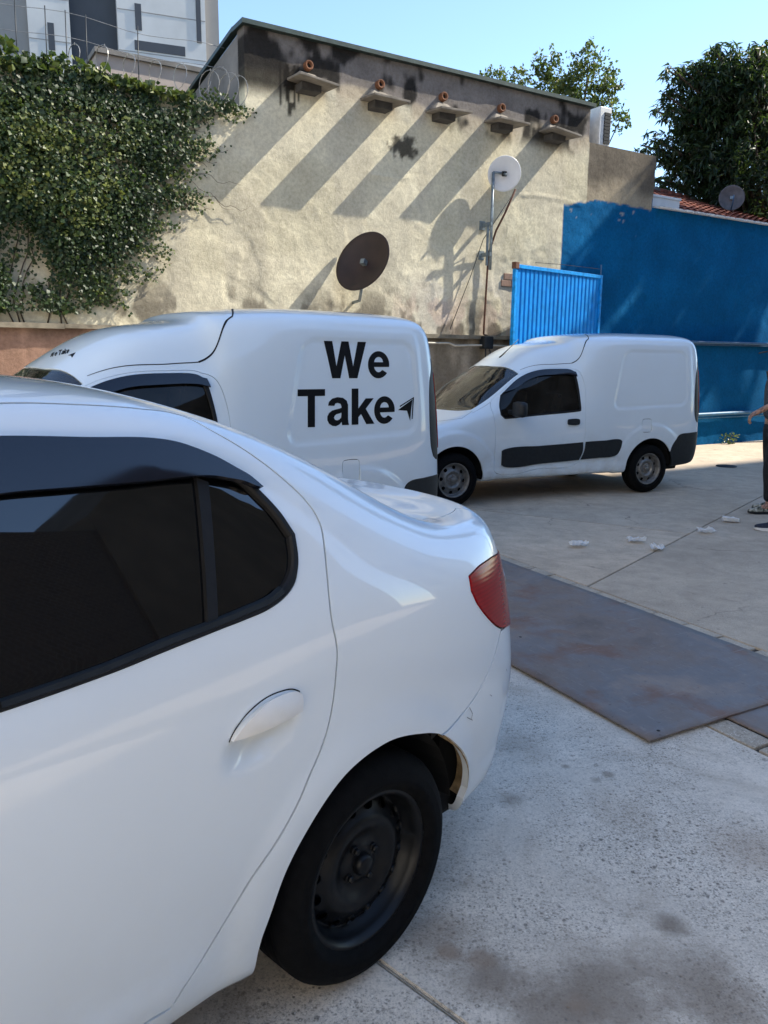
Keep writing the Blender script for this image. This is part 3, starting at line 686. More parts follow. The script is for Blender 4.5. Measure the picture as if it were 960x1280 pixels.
def wall_colour(s, z):
    c = np.ones(s.shape+(3,))*YEL
    c = mixc(c, YEL*.78+V3(.02, .015, .0), sstep(.45, .65, fbm(s*.7, z*.9, 5, 4))*.8)
    c = mixc(c, V3(.48, .44, .35), sstep(.50, .62, fbm(s*1.9+3, z*.45, 71, 4))*.45)                      # rain streaks
    band = z-(5.07+.34*(fbm(s*1.3, z*.6, 31, 4)-.5))
    c = mixc(c, GRY*(.8+.5*fbm(s*3, z*3, 8, 3))[..., None], sstep(-.05, .10, band)*(s < -3.4))
    c = mixc(c, V3(.40, .33, .25), (sstep(-.30, -.02, band)*(1-sstep(.0, .1, band)))*sstep(.42, .58, fbm(s*5, z*1.2, 13, 3))*.7*(s < -3.4))
    mold = sstep(.50, .60, fbm(s*2.6, z*1.7, 51, 4)+.40*np.exp(-((s+8.85)/.62)**2-((z-5.25)/.42)**2)-.03)*sstep(4.75, 5.0, z)
    c = mixc(c, V3(.018, .017, .016), mold*.93*(s < -3.4))
    for sc, zb in ((-8.78, 4.62), (-8.72, 4.70), (-8.83, 4.78), (-8.66, 4.80), (-8.9, 4.72)):
        c = mixc(c, V3(.02, .018, .016), (np.abs(s-sc) < .012+.010*vnoise(z*9, s*0, 3))*sstep(zb, zb+.06, z)*(z < 5.25)*.9)
    sm = np.hypot((s+7.03)/.27, (z-4.50)/.17)+1.1*(fbm(s*16, z*11, 61, 3)-.5)
    c = mixc(c, V3(.035, .032, .028), (1-sstep(.62, .95, sm))*.9)
    peel = sstep(.50, .56, fbm(s*2.4, z*2.0, 91, 4))*sstep(3.05, 2.5, z)*sstep(-7.4, -6.4, s)*(1-sstep(-4.9, -4.6, s))
    c = mixc(c, WHT, peel*.75); c = mixc(c, V3(.50, .385, .325), sstep(.55, .62, fbm(s*3.3+8, z*2.6, 17, 4))*sstep(2.75, 2.3, z)*sstep(-7.6, -6.6, s)*(1-sstep(-4.9, -4.6, s))*.6)
    c = mixc(c, V3(.10, .085, .07), sstep(.55, .66, fbm(s*4, z*2.5, 77, 4)+.25*np.exp(-((s+7.72)/.16)**2-((z-2.3)/.30)**2))*sstep(2.75, 2.15, z)*.75)
    par = (s > -3.47)*sstep(4.12, 4.22, z+.10*(fbm(s*3, z*2, 15, 3)-.5))
    c = mixc(c, V3(.150, .130, .105)*(.65+.75*fbm(s*1.6, z*1.9, 37, 4))[..., None], par*1.0)
    c = mixc(c, V3(.36, .31, .23), par*sstep(4.62, 4.28, z+.35*(fbm(s*2, z*2, 27, 3)-.5))*.8)
    top = np.where(s < -3.3, 4.07+.10*sstep(-3.95, -3.5, s), np.where(s < -1.87, 4.20, 4.40))+.07*(fbm(s*6, z*0, 33, 3)-.5)
    b = (s+.02*(fbm(s*0, z*6, 35, 3)-.5) > -3.955)*sstep(.012, -.012, z-top)
    chip = sstep(.76, .80, fbm(s*9, z*9, 39, 3))*.4*(s < -1.9)
    c = mixc(c, BLU*(.85+.35*fbm(s*1.4, z*1.4, 45, 3))[..., None], b*(1-chip*sstep(3.6, 4.1, z)))
    return c
def low_colour(s, z):
    c = np.ones(s.shape+(3,))*V3(.33, .29, .23)
    c = mixc(c, PINK, (1-sstep(-10.2, -9.2, s)))
    c = mixc(c, c*.45, sstep(.50, .68, fbm(s*2.2, z*.8, 55, 4))*.8)
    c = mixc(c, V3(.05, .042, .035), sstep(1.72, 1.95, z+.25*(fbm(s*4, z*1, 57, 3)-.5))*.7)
    c = mixc(c, BLU*.9, 1.0*(s > -3.9)); return c
def wall_piece(name, s0, s1, z0, z1, n0, colour, parent=None, step=.028, thick=.22, jag=0.0, **props):
    ns = int((s1-s0)/step)+1; nz = int((z1-z0)/step)+1
    S, Z = np.meshgrid(np.linspace(s0, s1, ns), np.linspace(z0, z1, nz), indexing='ij')
    r = relief(S, Z)+n0; Zt = Z.copy(); Zt[:, -1] -= jag*vnoise(S[:, -1]*9, S[:, -1]*0, 2)
    P = WP[None, None]+WU*S[..., None]+WN*r[..., None]; P[..., 2] = Zt
    V = P.reshape(-1, 3); i, j = np.meshgrid(np.arange(ns-1), np.arange(nz-1), indexing='ij'); a = (i*nz+j).ravel()
    F = np.stack([a, a+nz, a+nz+1, a+1], 1).tolist(); nv = len(V); Vl = [tuple(q) for q in V]
    # rim back to the rear face
    loop = [q*nz for q in range(ns)]+[(ns-1)*nz+q for q in range(1, nz)]+[q*nz+nz-1 for q in range(ns-2, -1, -1)]+[q for q in range(nz-2, 0, -1)]
    m = len(loop)
    for q in loop: Vl.append(tuple(V[q]))
    for q in loop: Vl.append(tuple(V[q]-WN*(((V[q]-WP)@WN)-(n0-thick))))
    for q in range(m): F.append((nv+(q+1) % m, nv+q, nv+m+q, nv+m+(q+1) % m))
    F.append(tuple(nv+m+q for q in range(m-1, -1, -1)))
    o = mobj(name, Vl, F, MAT['plaster'], parent, **props)
    C = np.ones((len(Vl), 4), np.float32); C[:nv, :3] = np.clip(colour(S, Z), 0, 1).reshape(-1, 3); C[nv:nv+m, :3] = C[np.array(loop), :3]; C[nv+m:, :3] = C[np.array(loop), :3]
    at = o.data.color_attributes.new('paint', 'FLOAT_COLOR', 'POINT'); at.data.foreach_set('color', C.ravel())
    sm = np.zeros(len(F), bool); sm[:len(a)] = True; o.data.polygons.foreach_set('use_smooth', sm)
    return o
SL, SR, TOP = -9.38, -3.47, 5.585
bld = thing('plaster_building', 'old yellow plaster building with stained grey top and five small ledges', 'building', tuple(W(-6.4, -.1, 0)))
def att(o, par): o.parent = par; o.matrix_parent_inverse = par.matrix_basis.inverted(); return o
bpy.context.view_layer.update()
att(wall_piece('wall', SL, SR, 1.9, TOP, 0, wall_colour), bld)
dark = lambda S, Z: np.ones(S.shape+(3,))*V3(.15, .142, .135)*(.7+.5*fbm(S*2, Z*2, 4, 3))[..., None]
bm = bmesh.new()                                            # gable side and rear, roof falling to the back
A = [W(SL, -.2, 1.0), W(SL, -.2, TOP-.04), W(SL, -6.5, 4.75), W(SL, -6.5, 1.0)]; Bq = [q+WU*(SR-SL) for q in A]
va = [bm.verts.new(q) for q in A]; vb = [bm.verts.new(q) for q in Bq]
bm.faces.new(va[::-1]); bm.faces.new(vb); bm.faces.new((va[2], va[3], vb[3], vb[2])[::-1])
MAT['grey_render'] = plain('grey_render', (.16, .15, .14), .93, .35, 2.2, bump=.5)
att(bobj('side_wall', bm, MAT['grey_render']), bld)
MAT['green_metal'] = plain('dull_green_metal', (.035, .055, .05), .5, .3, 9, metal=.4)
bm = bmesh.new(); wbox(bm, SL-.05, SR+.03, -.26, .09, TOP, TOP+.055)
A0 = W(SL-.05, -.26, TOP+.012); frame_box(bm, A0, WU*.09, W(0, -6.4, 4.77)-W(0, -.2, TOP-.0), V3(0, 0, .05))
frame_box(bm, W(SL+.04, -.26, TOP-.02), WU*(SR-SL), W(0, -6.4, 4.77)-W(0, -.2, TOP), V3(0, 0, .03))
att(bobj('roof', bm, MAT['green_metal']), bld)
MAT['ledge'] = plain('cement_ledge', (.17, .15, .125), .93, .35, 7, bump=.6)
MAT['clay'] = plain('rusty_clay_pipe', (.15, .062, .030), .9, .4, 20, bump=.4)
MAT['block_cement'] = plain('dark_cement', (.05, .046, .042), .95, .3, 10, bump=.4)  # one dark cement tone for the blocks under the ledges
br = [onwall(*q) for q in ((383, 109), (472, 131), (551, 145), (623, 158), (689, 171))]
for k, (s, z) in enumerate(br):
    w = .275+.015*math.sin(k*3); tilt = .02*math.sin(k*5+1); d = .40
    bm = bmesh.new()
    a = W(s-w, -.05, z+.02+tilt); frame_box(bm, a, WU*2*w+V3(0, 0, -2*tilt-.02), WN*(d+.05)+V3(0, 0, -.035), V3(0, 0, .030), .005)
    led = att(bobj('ledge', bm, MAT['ledge']), bld)
    bm = bmesh.new()                                        # cement fillet between wall and shelf
    q = [W(s-w*.8, -.04, z+.06), W(s+w*.75, -.04, z+.05), W(s+w*.45, -.04, z+.19), W(s-w*.4, -.04, z+.20)]; f = [W(s-w*.80, d*.45, z+.03), W(s+w*.72, d*.42, z+.02), W(s+w*.36, .05, z+.15), W(s-w*.3, .06, z+.16)]
    v1 = [bm.verts.new(x) for x in q]; v2 = [bm.verts.new(x) for x in f]
    bm.faces.new(v2); bm.faces.new(v1[::-1])
    for i in range(4): bm.faces.new((v1[i], v1[(i+1) % 4], v2[(i+1) % 4], v2[i]))
    bmesh.ops.recalc_face_normals(bm, faces=bm.faces)
    bmesh.ops.subdivide_edges(bm, edges=bm.edges[:], cuts=3, use_grid_fill=True)
    for vv in bm.verts: vv.co += Vector(WN)*float(.03*(vnoise(vv.co.x*9, vv.co.z*9, k)-.5))
    o = bobj('cement_fillet', bm, MAT['ledge']); att(o, bld)
    bm = bmesh.new(); wbox(bm, s-.16, s+.12, -.05, .20, z-.10, z+.0, .01); att(bobj('ledge_block', bm, MAT['block_cement']), bld)
    zz = z+.245; c0 = W(s+.01, 0, zz); bm = bmesh.new()
    lathe(bm, [(.026, .02), (.034, .075), (.055, .082), (.060, .07), (.060, -.05)], c0, WN, WU, (0, 0, 1), 18); att(bobj('pipe_stub', bm, MAT['clay'], None, True), bld)
    bm = bmesh.new(); lathe(bm, [(0, .045), (.035, .045)], c0, WN, WU, (0, 0, 1), 18); att(bobj('pipe_bore', bm, MAT['gap']), bld)
# white pipe end at the corner
MAT['white_metal'] = plain('white_metal', (.62, .62, .60), .5, .12, 12)
# neighbours along the same line
ivy_wall = tag(wall_piece('boundary_wall', -17.5, SL, 1.9, 4.66, 0, wall_colour, None, .028, jag=.05), 'yellow boundary wall overgrown with dark green creeper', 'wall')
par_wall = tag(wall_piece('parapet_wall', SR, -1.86, 1.9, 5.075, 0, wall_colour, None), 'dark stained parapet wall stepping down, painted blue below', 'wall')
blue_wall = tag(wall_piece('blue_wall', -1.86, 7.5, 1.9, 4.235, 0, wall_colour, None, .04), 'tall blue painted wall below the tiled roof', 'wall')
base = thing('base_wall', 'lower wall with a projecting ledge under the yellow and blue walls', 'wall', tuple(W(-6, .06, 0)))
bpy.context.view_layer.update()
for a, b, st in ((-17.5, -9.5, .06), (-9.5, -3.9, .04), (-3.9, 7.5, .05)): att(wall_piece('wall', a, b, -.02, 1.905, .10, low_colour, None, st, thick=.30), base)
MAT['coping'] = plain('mossy_coping', (.20, .175, .13), .95, .45, 5, bump=.7); MAT['blue_ledge'] = plain('blue_painted_ledge', (.015, .07, .16), .6, .3, 8)
for a, b, mt in ((-17.5, -3.9, 'coping'), (-3.9, 7.5, 'blue_ledge')):
    bm = bmesh.new()
    x = a
    while x < b-.01:
        y = min(b, x+1.45); wbox(bm, x, y-.004, -.06, .175, 1.90+.006*math.sin(x*3), 1.955+.006*math.sin(x*5)); x = y
    att(bobj('coping', bm, MAT[mt]), base)
MAT['blue_pipe'] = plain('pale_blue_pipe', (.03, .13, .24), .5, .25, 10)
bm = bmesh.new(); tube(bm, [W(s, .19, .60+.004*math.sin(s*2)) for s in np.linspace(-3.2, 7.4, 20)], .035, 10); tube(bm, [W(s, .165, .53) for s in (-3.2, 7.4)], .014, 8)
tag(bobj('wall_pipe', bm, MAT['blue_pipe'], None, True), 'horizontal pale blue pipe low on the blue wall', 'pipe')
bm = bmesh.new(); tube(bm, [W(s, .215, 1.955+.003*math.sin(s*2)) for s in np.linspace(-3.2, 7.4, 20)], .026, 10)
MAT['pale_pipe'] = plain('pale_grey_pipe', (.03, .10, .20), .5, .2, 10)
tag(bobj('wall_pipe', bm, MAT['pale_pipe'], None, True), 'pale pipe running along the ledge of the blue wall', 'pipe')
MAT['conduit'] = plain('plastic_conduit', (.42, .40, .34), .6, .2, 12)
bm = bmesh.new(); tube(bm, [W(s, .20, 1.80+.012*math.sin(s*3.1)+(.04 if s < -6.2 else 0)) for s in np.linspace(-7.6, -4.9, 24)], .014, 8)
tag(bobj('cable_conduit', bm, MAT['conduit'], None, True), 'thin pale conduit sagging along the grey lower wall', 'conduit')
sb, zb = onwall(608, 428, .2); bm = bmesh.new(); wbox(bm, sb-.09, sb+.09, .13, .27, zb-.10, zb+.09, .02); tube(bm, [W(sb-.03, .22, zb-.05), W(sb-.04, .24, zb-.22)], .012, 6); tube(bm, [W(sb+.03, .22, zb-.05), W(sb+.05, .25, zb-.18)], .010, 6)
tag(bobj('junction_box', bm, MAT['plastic'], None), 'small black junction box hanging under the wall ledge', 'junction box')
# edging of pale corrugated sheet on the blue wall, its rib ends hanging over
MAT['fascia'] = plain('off_white_sheet', (.58, .57, .54), .55, .2, 5)
edge = thing('sheet_edging', 'off-white corrugated sheet edging along the top of the blue wall', 'roof edging', tuple(W(2, 0, 4.23)))
bpy.context.view_layer.update()
bm = bmesh.new(); wbox(bm, -1.80, 7.5, -.30, .02, 4.235, 4.27); att(bobj('flashing', bm, MAT['fascia']), edge)
for k in range(32):
    s = -1.72+k*.29; bm = bmesh.new(); frame_box(bm, W(s, -.20, 4.262), WU*.19, WN*.36+V3(0, 0, -.05), V3(0, 0, .035), .008); att(bobj('sheet_rib', bm, MAT['fascia']), edge)
# exposed brick patch beside the gate
MAT['brick'] = plain('red_hollow_brick', (.25, .16, .12), .9, .3, 14, bump=.5)
sb, zb = onwall(633, 345); patch = thing('brick_patch', 'bare red hollow bricks showing where the plaster has fallen beside the gate', 'bricks', tuple(W(sb, 0, zb))); bpy.context.view_layer.update()
bk = None
for r in range(2):
    for q in range(2):
        bm = bmesh.new(); wbox(bm, sb-.10+q*.20+(.05 if r % 2 else 0), sb+.09+q*.20+(.05 if r % 2 else 0), -.05, .012, zb-.16+r*.105, zb-.065+r*.105, .006); att(bobj('brick', bm, MAT['brick']), patch)
# ------------------------------------------------------------------ roof unit, white wall, tiled roof, far buildings
s0, z0 = onwall(740, 183, -.2); s1, z1 = onwall(757, 140, -.2)
ac = thing('roof_ventilator', 'white box with a dark louvre on the end of the building roof', 'air conditioner', tuple(W((s0+s1)/2, -.25, 5.05))); bpy.context.view_layer.update()
bm = bmesh.new(); wbox(bm, s0, s1, -.55, -.06, 5.0, z1+.02, .015); att(bobj('case', bm, MAT['white_metal']), ac)
for k in range(9):
    zz = 5.12+k*(z1-5.2)/8.6; bm = bmesh.new(); wbox(bm, s0+.10, s1-.03, -.07, -.040, zz, zz+.046); att(bobj('louvre', bm, MAT['plastic']), ac)
bm = bmesh.new(); wbox(bm, -2.0, -.55, -1.2, -.5, 4.0, 4.56); wbox(bm, -2.0, -.53, -1.22, -.48, 4.56, 4.60)
MAT['white_wall'] = plain('white_wall', (.66, .66, .65), .8, .08, 3)
tag(bobj('white_wall', bm, MAT['white_wall'], None), 'low white wall between the parapet and the tiled roof', 'wall')
MAT['tile'] = plain('red_roof_tile', (.22, .060, .032), .85, .45, 5, bump=.5)
house = thing('tiled_house', 'neighbouring house with red clay tile roof behind the blue wall', 'house', tuple(W(3, -3, 0))); bpy.context.view_layer.update()
bm = bmesh.new(); wbox(bm, -.4, 8.5, -7.0, -.85, 0, 4.25); att(bobj('wall', bm, MAT['white_wall']), house)
RZ = lambda s: 5.40-.055*s
bm = bmesh.new()
q = [W(-.5, -.32, 4.28), W(8.6, -.32, 4.28), W(8.6, -2.9, RZ(8.6)), W(-.1, -2.9, RZ(0)), W(-.5, -6.5, 4.3), W(8.6, -6.5, 4.3)]; v = [bm.verts.new(x) for x in q]
bm.faces.new((v[0], v[1], v[2], v[3])); bm.faces.new((v[3], v[2], v[5], v[4])); bm.faces.new((v[0], v[3], v[4]))
roof = att(bobj('roof', bm, MAT['tile']), house)
tV, tF = [], []                                             # barrel tiles in courses, shared by one mesh: too small to tell apart
for r in range(11):
    t0 = r/11; t1 = (r+1.12)/11
    for k in range(48):
        s = -.42+k*.19
        for side in range(5):
            pass
        a0 = W(s, -.32-2.58*t0, 4.30+(RZ(s)-4.28)*t0+.02); a1 = W(s, -.32-2.58*min(t1, 1), 4.30+(RZ(s)-4.28)*min(t1, 1)+.0)
        b = len(tV)
        for ang in np.linspace(0, math.pi, 6):
            off = WU*(.085*math.cos(ang))+V3(0, 0, .055*math.sin(ang)); tV += [tuple(a0+off), tuple(a1+off*.85)]
        tF += [(b+2*i, b+2*i+1, b+2*i+3, b+2*i+2) for i in range(5)]
o = mobj('roof_tiles', tV, tF, MAT['tile'], None, True, kind='stuff'); att(o, house)
for k in range(34):
    s = .0+k*.26; bm = bmesh.new(); c0 = W(s, -2.9, RZ(s)+.02); c1 = W(s+.29, -2.9, RZ(s+.29)+.035)
    tube(bm, [c0, c1], [.095, .11], 10); att(bobj('ridge_tile', bm, MAT['tile'] if k % 5 else MAT['ledge'], None, True), house)
# far apartment tower
tow = thing('apartment_tower', 'tall pale grey apartment tower with dark recessed strip and narrow windows', 'building', (-14, 30, 0)); bpy.context.view_layer.update()
MAT['tower'] = plain('pale_panel', (.60, .59, .57), .8, .10, .8, bump=.1); MAT['tower2'] = plain('warm_grey_panel', (.28, .265, .25), .8, .08, .8, bump=.1); MAT['tower3'] = plain('slate_panel', (.055, .062, .075), .7, .1, 1, bump=.1)
ta = math.radians(20); TU = V3(math.cos(ta), math.sin(ta), 0); TN = V3(math.sin(ta), -math.cos(ta), 0); T0 = CO+ray(132, 60)[1]*36; T0[2] = 0
def tpx(px, py, off=0.0):
    o, d = ray(px, py); t = (off-(o-T0)@TN)/(d@TN); P = o+t*d; return (P-T0)@TU, P[2]
def tb(name, x0, x1, z0, z1, n0, n1, mat, par=None):
    bm = bmesh.new(); frame_box(bm, T0+TU*x0+TN*n0+V3(0, 0, z0), TU*(x1-x0), TN*(n1-n0), V3(0, 0, z1-z0)); o = bobj(name, bm, MAT[mat], None); att(o, par or tow); return o
xs = [tpx(q, 40)[0] for q in (-60, 36, 88, 147, 256)]
tb('wall', xs[0], xs[1], 0, 27, -8, .02, 'tower2'); tb('wall', xs[1], xs[2], 0, 27, -8, .25, 'tower'); tb('wall', xs[2], xs[3], 0, 27, -8, -.5, 'tower3'); tb('wall', xs[3], xs[4], 0, 27, -8, .25, 'tower'); tb('wall', xs[4], xs[4]+.55, 0, 27, -8, .02, 'tower2')
tw = lambda q: tb('window', tpx(q[0], q[1], .25)[0], tpx(q[2], q[1], .25)[0], tpx(q[0], q[3], .25)[1], tpx(q[0], q[1], .25)[1], .25, .275, 'tower3')
for q in ((59, 28, 67, 62), (168, 4, 176, 37), (243, -40, 249, 53), (168, 50, 231, 62), (168, -75, 176, -42), (59, -60, 67, -26)): tw(q)
bm = bmesh.new()
for zz in np.arange(3, 27, 1.42): frame_box(bm, T0+TU*(xs[1]+.01)+TN*.24+V3(0, 0, zz), TU*(xs[2]-xs[1]-.02), TN*.018, V3(0, 0, .03)); frame_box(bm, T0+TU*(xs[3]+.01)+TN*.24+V3(0, 0, zz), TU*(xs[4]-xs[3]-.02), TN*.018, V3(0, 0, .03))
att(bobj('panel_joints', bm, MAT['tower2'], None, kind='stuff'), tow)
# concrete annex behind the creeper wall
(ax0, az0), (ax1, az1) = onwall(120, 61, -3), onwall(262, 97, -3)
MAT['annex'] = plain('weathered_pink_concrete', (.34, .285, .25), .9, .25, 1.6, bump=.4)
ann = thing('concrete_annex', 'pinkish grey concrete block behind the razor wire', 'building', tuple(W(ax0+1, -4, 0))); bpy.context.view_layer.update()
bm = bmesh.new(); wbox(bm, ax0, ax1+1.5, -6, -3, 0, az0-.05); att(bobj('wall', bm, MAT['annex']), ann)
bm = bmesh.new(); wbox(bm, ax0-.03, ax1+1.55, -6.05, -2.95, az0-.05, az0+.02); att(bobj('coping', bm, MAT['grey_render']), ann)
# ------------------------------------------------------------------ unseen buildings: a block added for shade, a white one for bounce, the rear one
HB = 33.0; NB = 2.15+.27*HB
MAT['block'] = plain('beige_block', (.60, .56, .50), .9, .10, 1.2, bump=.2)
blk = thing('shading_block', 'unseen tall beige block added to keep the yard in shade', 'building', tuple(W(22, NB+6, 0))); bpy.context.view_layer.update()  # out of view; placed and sized to cast the yard's shade
bm = bmesh.new(); wbox(bm, 15.5, 52, NB, NB+7.1, 0, HB); att(bobj('wall', bm, MAT['block']), blk)
wd = None
for fl in range(11):
    for k in range(2):
        n0 = NB+1.2+k*3.2; z0 = 1.2+fl*2.9
        if wd is None:
            bm = bmesh.new(); frame_box(bm, (0, 0, 0), WU*.06, WN*1.8, V3(0, 0, 1.4)); wd = bobj('window', bm, MAT['tint_glass']); wd.location = tuple(W(15.46, n0, z0)); att(wd, blk)
        else: att(again('window', wd, None, tuple(W(15.46, n0, z0))), blk)
bounce_bld = thing('bounce_building', 'unseen white rendered building added to bounce sunlight into the yard', 'building', tuple(W(-23, 10, 0))); bpy.context.view_layer.update()  # out of view; added as a sunlit reflector to fill the yard
MAT['white_render'] = plain('white_render', (.78, .75, .70), .9, .06, 1.5, bump=.2)
bm = bmesh.new(); wbox(bm, -28, -19.2, 2.5, 18, 0, 11.5); att(bobj('wall', bm, MAT['white_render']), bounce_bld)
for fl in range(3):
    for k in range(4):
        bm = bmesh.new(); wbox(bm, -19.22, -19.16, 4+k*3.6, 5.2+k*3.6, 2.2+fl*3.3, 3.5+fl*3.3); att(bobj('window', bm, MAT['tint_glass']), bounce_bld)
def brickwork():
    m = N('bare_brickwork'); c = m.coord(); b = m.add('ShaderNodeTexBrick'); mp = m.add('ShaderNodeMapping'); m.put(mp.inputs[0], c); mp.inputs['Rotation'].default_value = (math.radians(90), 0, -WALL_A); m.put(b.inputs['Vector'], mp.outputs[0])
    b.inputs['Color1'].default_value = (.12, .085, .06, 1); b.inputs['Color2'].default_value = (.085, .06, .045, 1); b.inputs['Mortar'].default_value = (.20, .18, .155, 1); b.inputs['Scale'].default_value = 2.5
    m.set(base=m.mix(m.ramp(m.noise(c, 1.2, 5), (.35, 0.0), (.7, .5)), b.outputs['Color'], (.12, .10, .085)), rough=.93); return m.m
MAT['yardwall'] = brickwork()
rear = thing('rear_building', 'dark brick building with a sloping brown gable across the yard from the yellow wall', 'building', tuple(W(-6, 22, 0))); bpy.context.view_layer.update()
bm = bmesh.new(); wbox(bm, -26, -1.75, 21.0, 24, 0, 9.75); att(bobj('wall', bm, MAT['yardwall']), rear)
bm = bmesh.new(); q = [W(-1.75, 20.9, 0), W(14, 20.9, 0), W(14, 20.9, 15), W(2.2, 20.9, 15), W(-1.75, 20.9, 10.4)]; v = [bm.verts.new(x) for x in q]; v2 = [bm.verts.new(x+WN*4) for x in q]
bm.faces.new(v); bm.faces.new(v2[::-1]); [bm.faces.new((v[i], v2[i], v2[(i+1) % 5], v[(i+1) % 5])) for i in range(5)]; bmesh.ops.recalc_face_normals(bm, faces=bm.faces)
MAT['gable'] = plain('brown_render', (.17, .135, .10), .93, .25, .7, bump=.2)
att(bobj('gable', bm, MAT['gable']), rear)
# ------------------------------------------------------------------ blue sheet metal gate
MAT['gate'] = plain('bright_blue_paint', (.0015, .215, .60), .5, .18, 6, bump=.1, spec=.2); MAT['gate_frame'] = plain('blue_gate_frame', (.006, .235, .62), .5, .3, 14, bump=.2, spec=.2)
MAT['rust'] = plain('rust', (.10, .045, .028), .9, .4, 16, bump=.5)
(gs0, gz0), (gs1, gz1) = onwall(643, 329, .50), onwall(752, 345, .10)
ga, gb = W(gs0, .50, 0), W(gs1, .10, 0); gu = (gb-ga); gl = np.linalg.norm(gu); gu /= gl; gnn = V3(gu[1], -gu[0], 0)
gate = thing('sheet_gate', 'bright blue corrugated sheet metal gate leaf standing open against the wall', 'gate', tuple((ga+gb)/2)); gz = (gz0+gz1)/2
nr = 21; pts = []
for k in range(nr):
    x0 = .05+(gl-.1)*k/nr; w = (gl-.1)/nr
    pts += [(x0, 0), (x0+w*.16, -.026), (x0+w*.28, -.026), (x0+w*.44, 0)]
pts.append((gl-.05, 0)); n = len(pts)
# two sheets lapped in the middle
for a, b, o in ((0, n//2+1, 0), (n//2, n, .006)):
    q = pts[a:b]; v = [tuple(ga+gu*x+gnn*(y+o)+V3(0, 0, z)) for z in (.09, gz-.03) for x, y in q]; m_ = len(q)
    att(mobj('corrugated_sheet', v, [(i, i+1, m_+i+1, m_+i) for i in range(m_-1)], MAT['gate']), gate)
for nm, o0, L, u, hgt in (('post', ga-gnn*.03, .055, gu, gz), ('post', gb-gu*.055-gnn*.03, .055, gu, gz)):
    bm = bmesh.new(); frame_box(bm, o0+V3(0, 0, .05), u*L, gnn*.06, V3(0, 0, hgt-.05), .004); att(bobj(nm, bm, MAT['gate_frame']), gate)
for z in (gz-.055, 1.6, .06):
    bm = bmesh.new(); frame_box(bm, ga+gu*.055-gnn*(.030 if z > 3-.2 or z < 1 else .06)+V3(0, 0, z), gu*(gl-.11), gnn*(.055 if z != 1.6 else .03), V3(0, 0, .055), .004); att(bobj('rail', bm, MAT['gate_frame']), gate)
bm = bmesh.new(); frame_box(bm, ga-gu*.012-gnn*.04+V3(0, 0, gz-.07), gu*.09, gnn*.08, V3(0, 0, .10), .01); att(bobj('hinge', bm, MAT['rust']), gate)
bm = bmesh.new(); tube(bm, [gb-gu*.03+V3(0, 0, gz-.02), gb-gu*.03+V3(0, 0, gz+.17)], .012, 8); att(bobj('stub_post', bm, MAT['pale_pipe']), gate)
bm = bmesh.new(); tube(bm, [gb-gu*.06+V3(0, 0, gz+.10), (ga+gb)/2+V3(0, 0, gz+.085), ga+gu*.5+V3(0, 0, gz+.06)], .004, 5); att(bobj('wire', bm, MAT['plastic']), gate)
# ------------------------------------------------------------------ satellite dishes
def basis(nv):
    nv = np.asarray(nv, float); nv = nv/np.linalg.norm(nv); e1 = np.cross(V3(0, 0, 1), nv); e1 /= np.linalg.norm(e1); return nv, e1, np.cross(nv, e1)
def dish(name, label, c, nv, r, mat, back, arm=False, grp=None, depth=.14):
    nv, e1, e2 = basis(nv); o = thing(name, label, 'satellite dish', tuple(c), 0, grp)
    L = lambda q: Vector(q)
    bm = bmesh.new(); pr = [(0, 0)]+[(r*k/10, depth*r*2*(k/10)**2) for k in range(1, 11)]+[(r+.006, depth*r*2-.004)]+[(r*k/10, depth*r*2*(k/10)**2-.010) for k in range(10, 0, -1)]+[(0, -.010)]
    lathe(bm, pr, (0, 0, 0), nv, e1, e2, 40); bobj('reflector', bm, mat, o, True)
    bm = bmesh.new(); f = nv*(r*.16); frame_box(bm, f-e1*.035-e2*.035-nv*.15*r, e1*.07, e2*.07, nv*(.15*r+.02), .008); bobj('feed_plate', bm, back, o)
    return o, nv, e1, e2
to_cam = lambda P: (CO-P)/np.linalg.norm(CO-P)
MAT['brown_dish'] = plain('brown_dish', (.022, .010, .008), .55, .3, 7, bump=.1); MAT['white_dish'] = plain('white_dish', (.66, .67, .69), .35, .06, 8, bump=0); MAT['galv'] = plain('galvanised_steel', (.20, .24, .26), .45, .3, 14, metal=.5)
n1 = .38; s1, z1 = onwall(457, 330, n1); c1 = W(s1, n1, z1)
nv1 = to_cam(c1)*.76+(-CR*.74+CU*.68)*.65
d1, nv, e1, e2 = dish('satellite_dish', 'large round brown satellite dish low on the yellow wall', c1, nv1, .425, MAT['brown_dish'], MAT['galv'], depth=.10)
sB, zB = onwall(445, 378, .1)
bm = bmesh.new(); tube(bm, [Vector(W(sB, .0, zB)-c1), Vector(W(sB, .20, zB+.02)-c1), Vector(W(sB+.02, .22, zB+.18)-c1), Vector(-nv*.03)], .022, 10); bobj('bracket', bm, MAT['galv'], d1, True)
n2_ = .20; s2, z2 = onwall(630, 217, n2_); c2_ = W(s2, n2_, z2)
d2_, nv, e1, e2 = dish('satellite_dish', 'small white dish antenna on a galvanised pole', c2_, to_cam(c2_)+CR*.18-CU*.10, .245, MAT['white_dish'], MAT['plastic'], depth=.07)
bm = bmesh.new(); tube(bm, [Vector(nv*0), Vector(nv*.16)], .018, 8); bobj('feed_arm', bm, MAT['galv'], d2_, True)
sp0, zp0 = onwall(618, 232, n2_); sp1, zp1 = onwall(612.5, 337, n2_); sp = (sp0+sp1)/2
mast = thing('antenna_mast', 'galvanised pole held off the wall by two arms, carrying the white dish', 'pole', tuple(W(sp, n2_, zp1))); bpy.context.view_layer.update()
bm = bmesh.new(); tube(bm, [W(sp, n2_-.02, zp1), W(sp, n2_-.02, z2)], .024, 10); tube(bm, [W(sp, n2_-.02, z2), Vector(c2_)], .018, 8); att(bobj('pole', bm, MAT['galv'], None, True), mast)
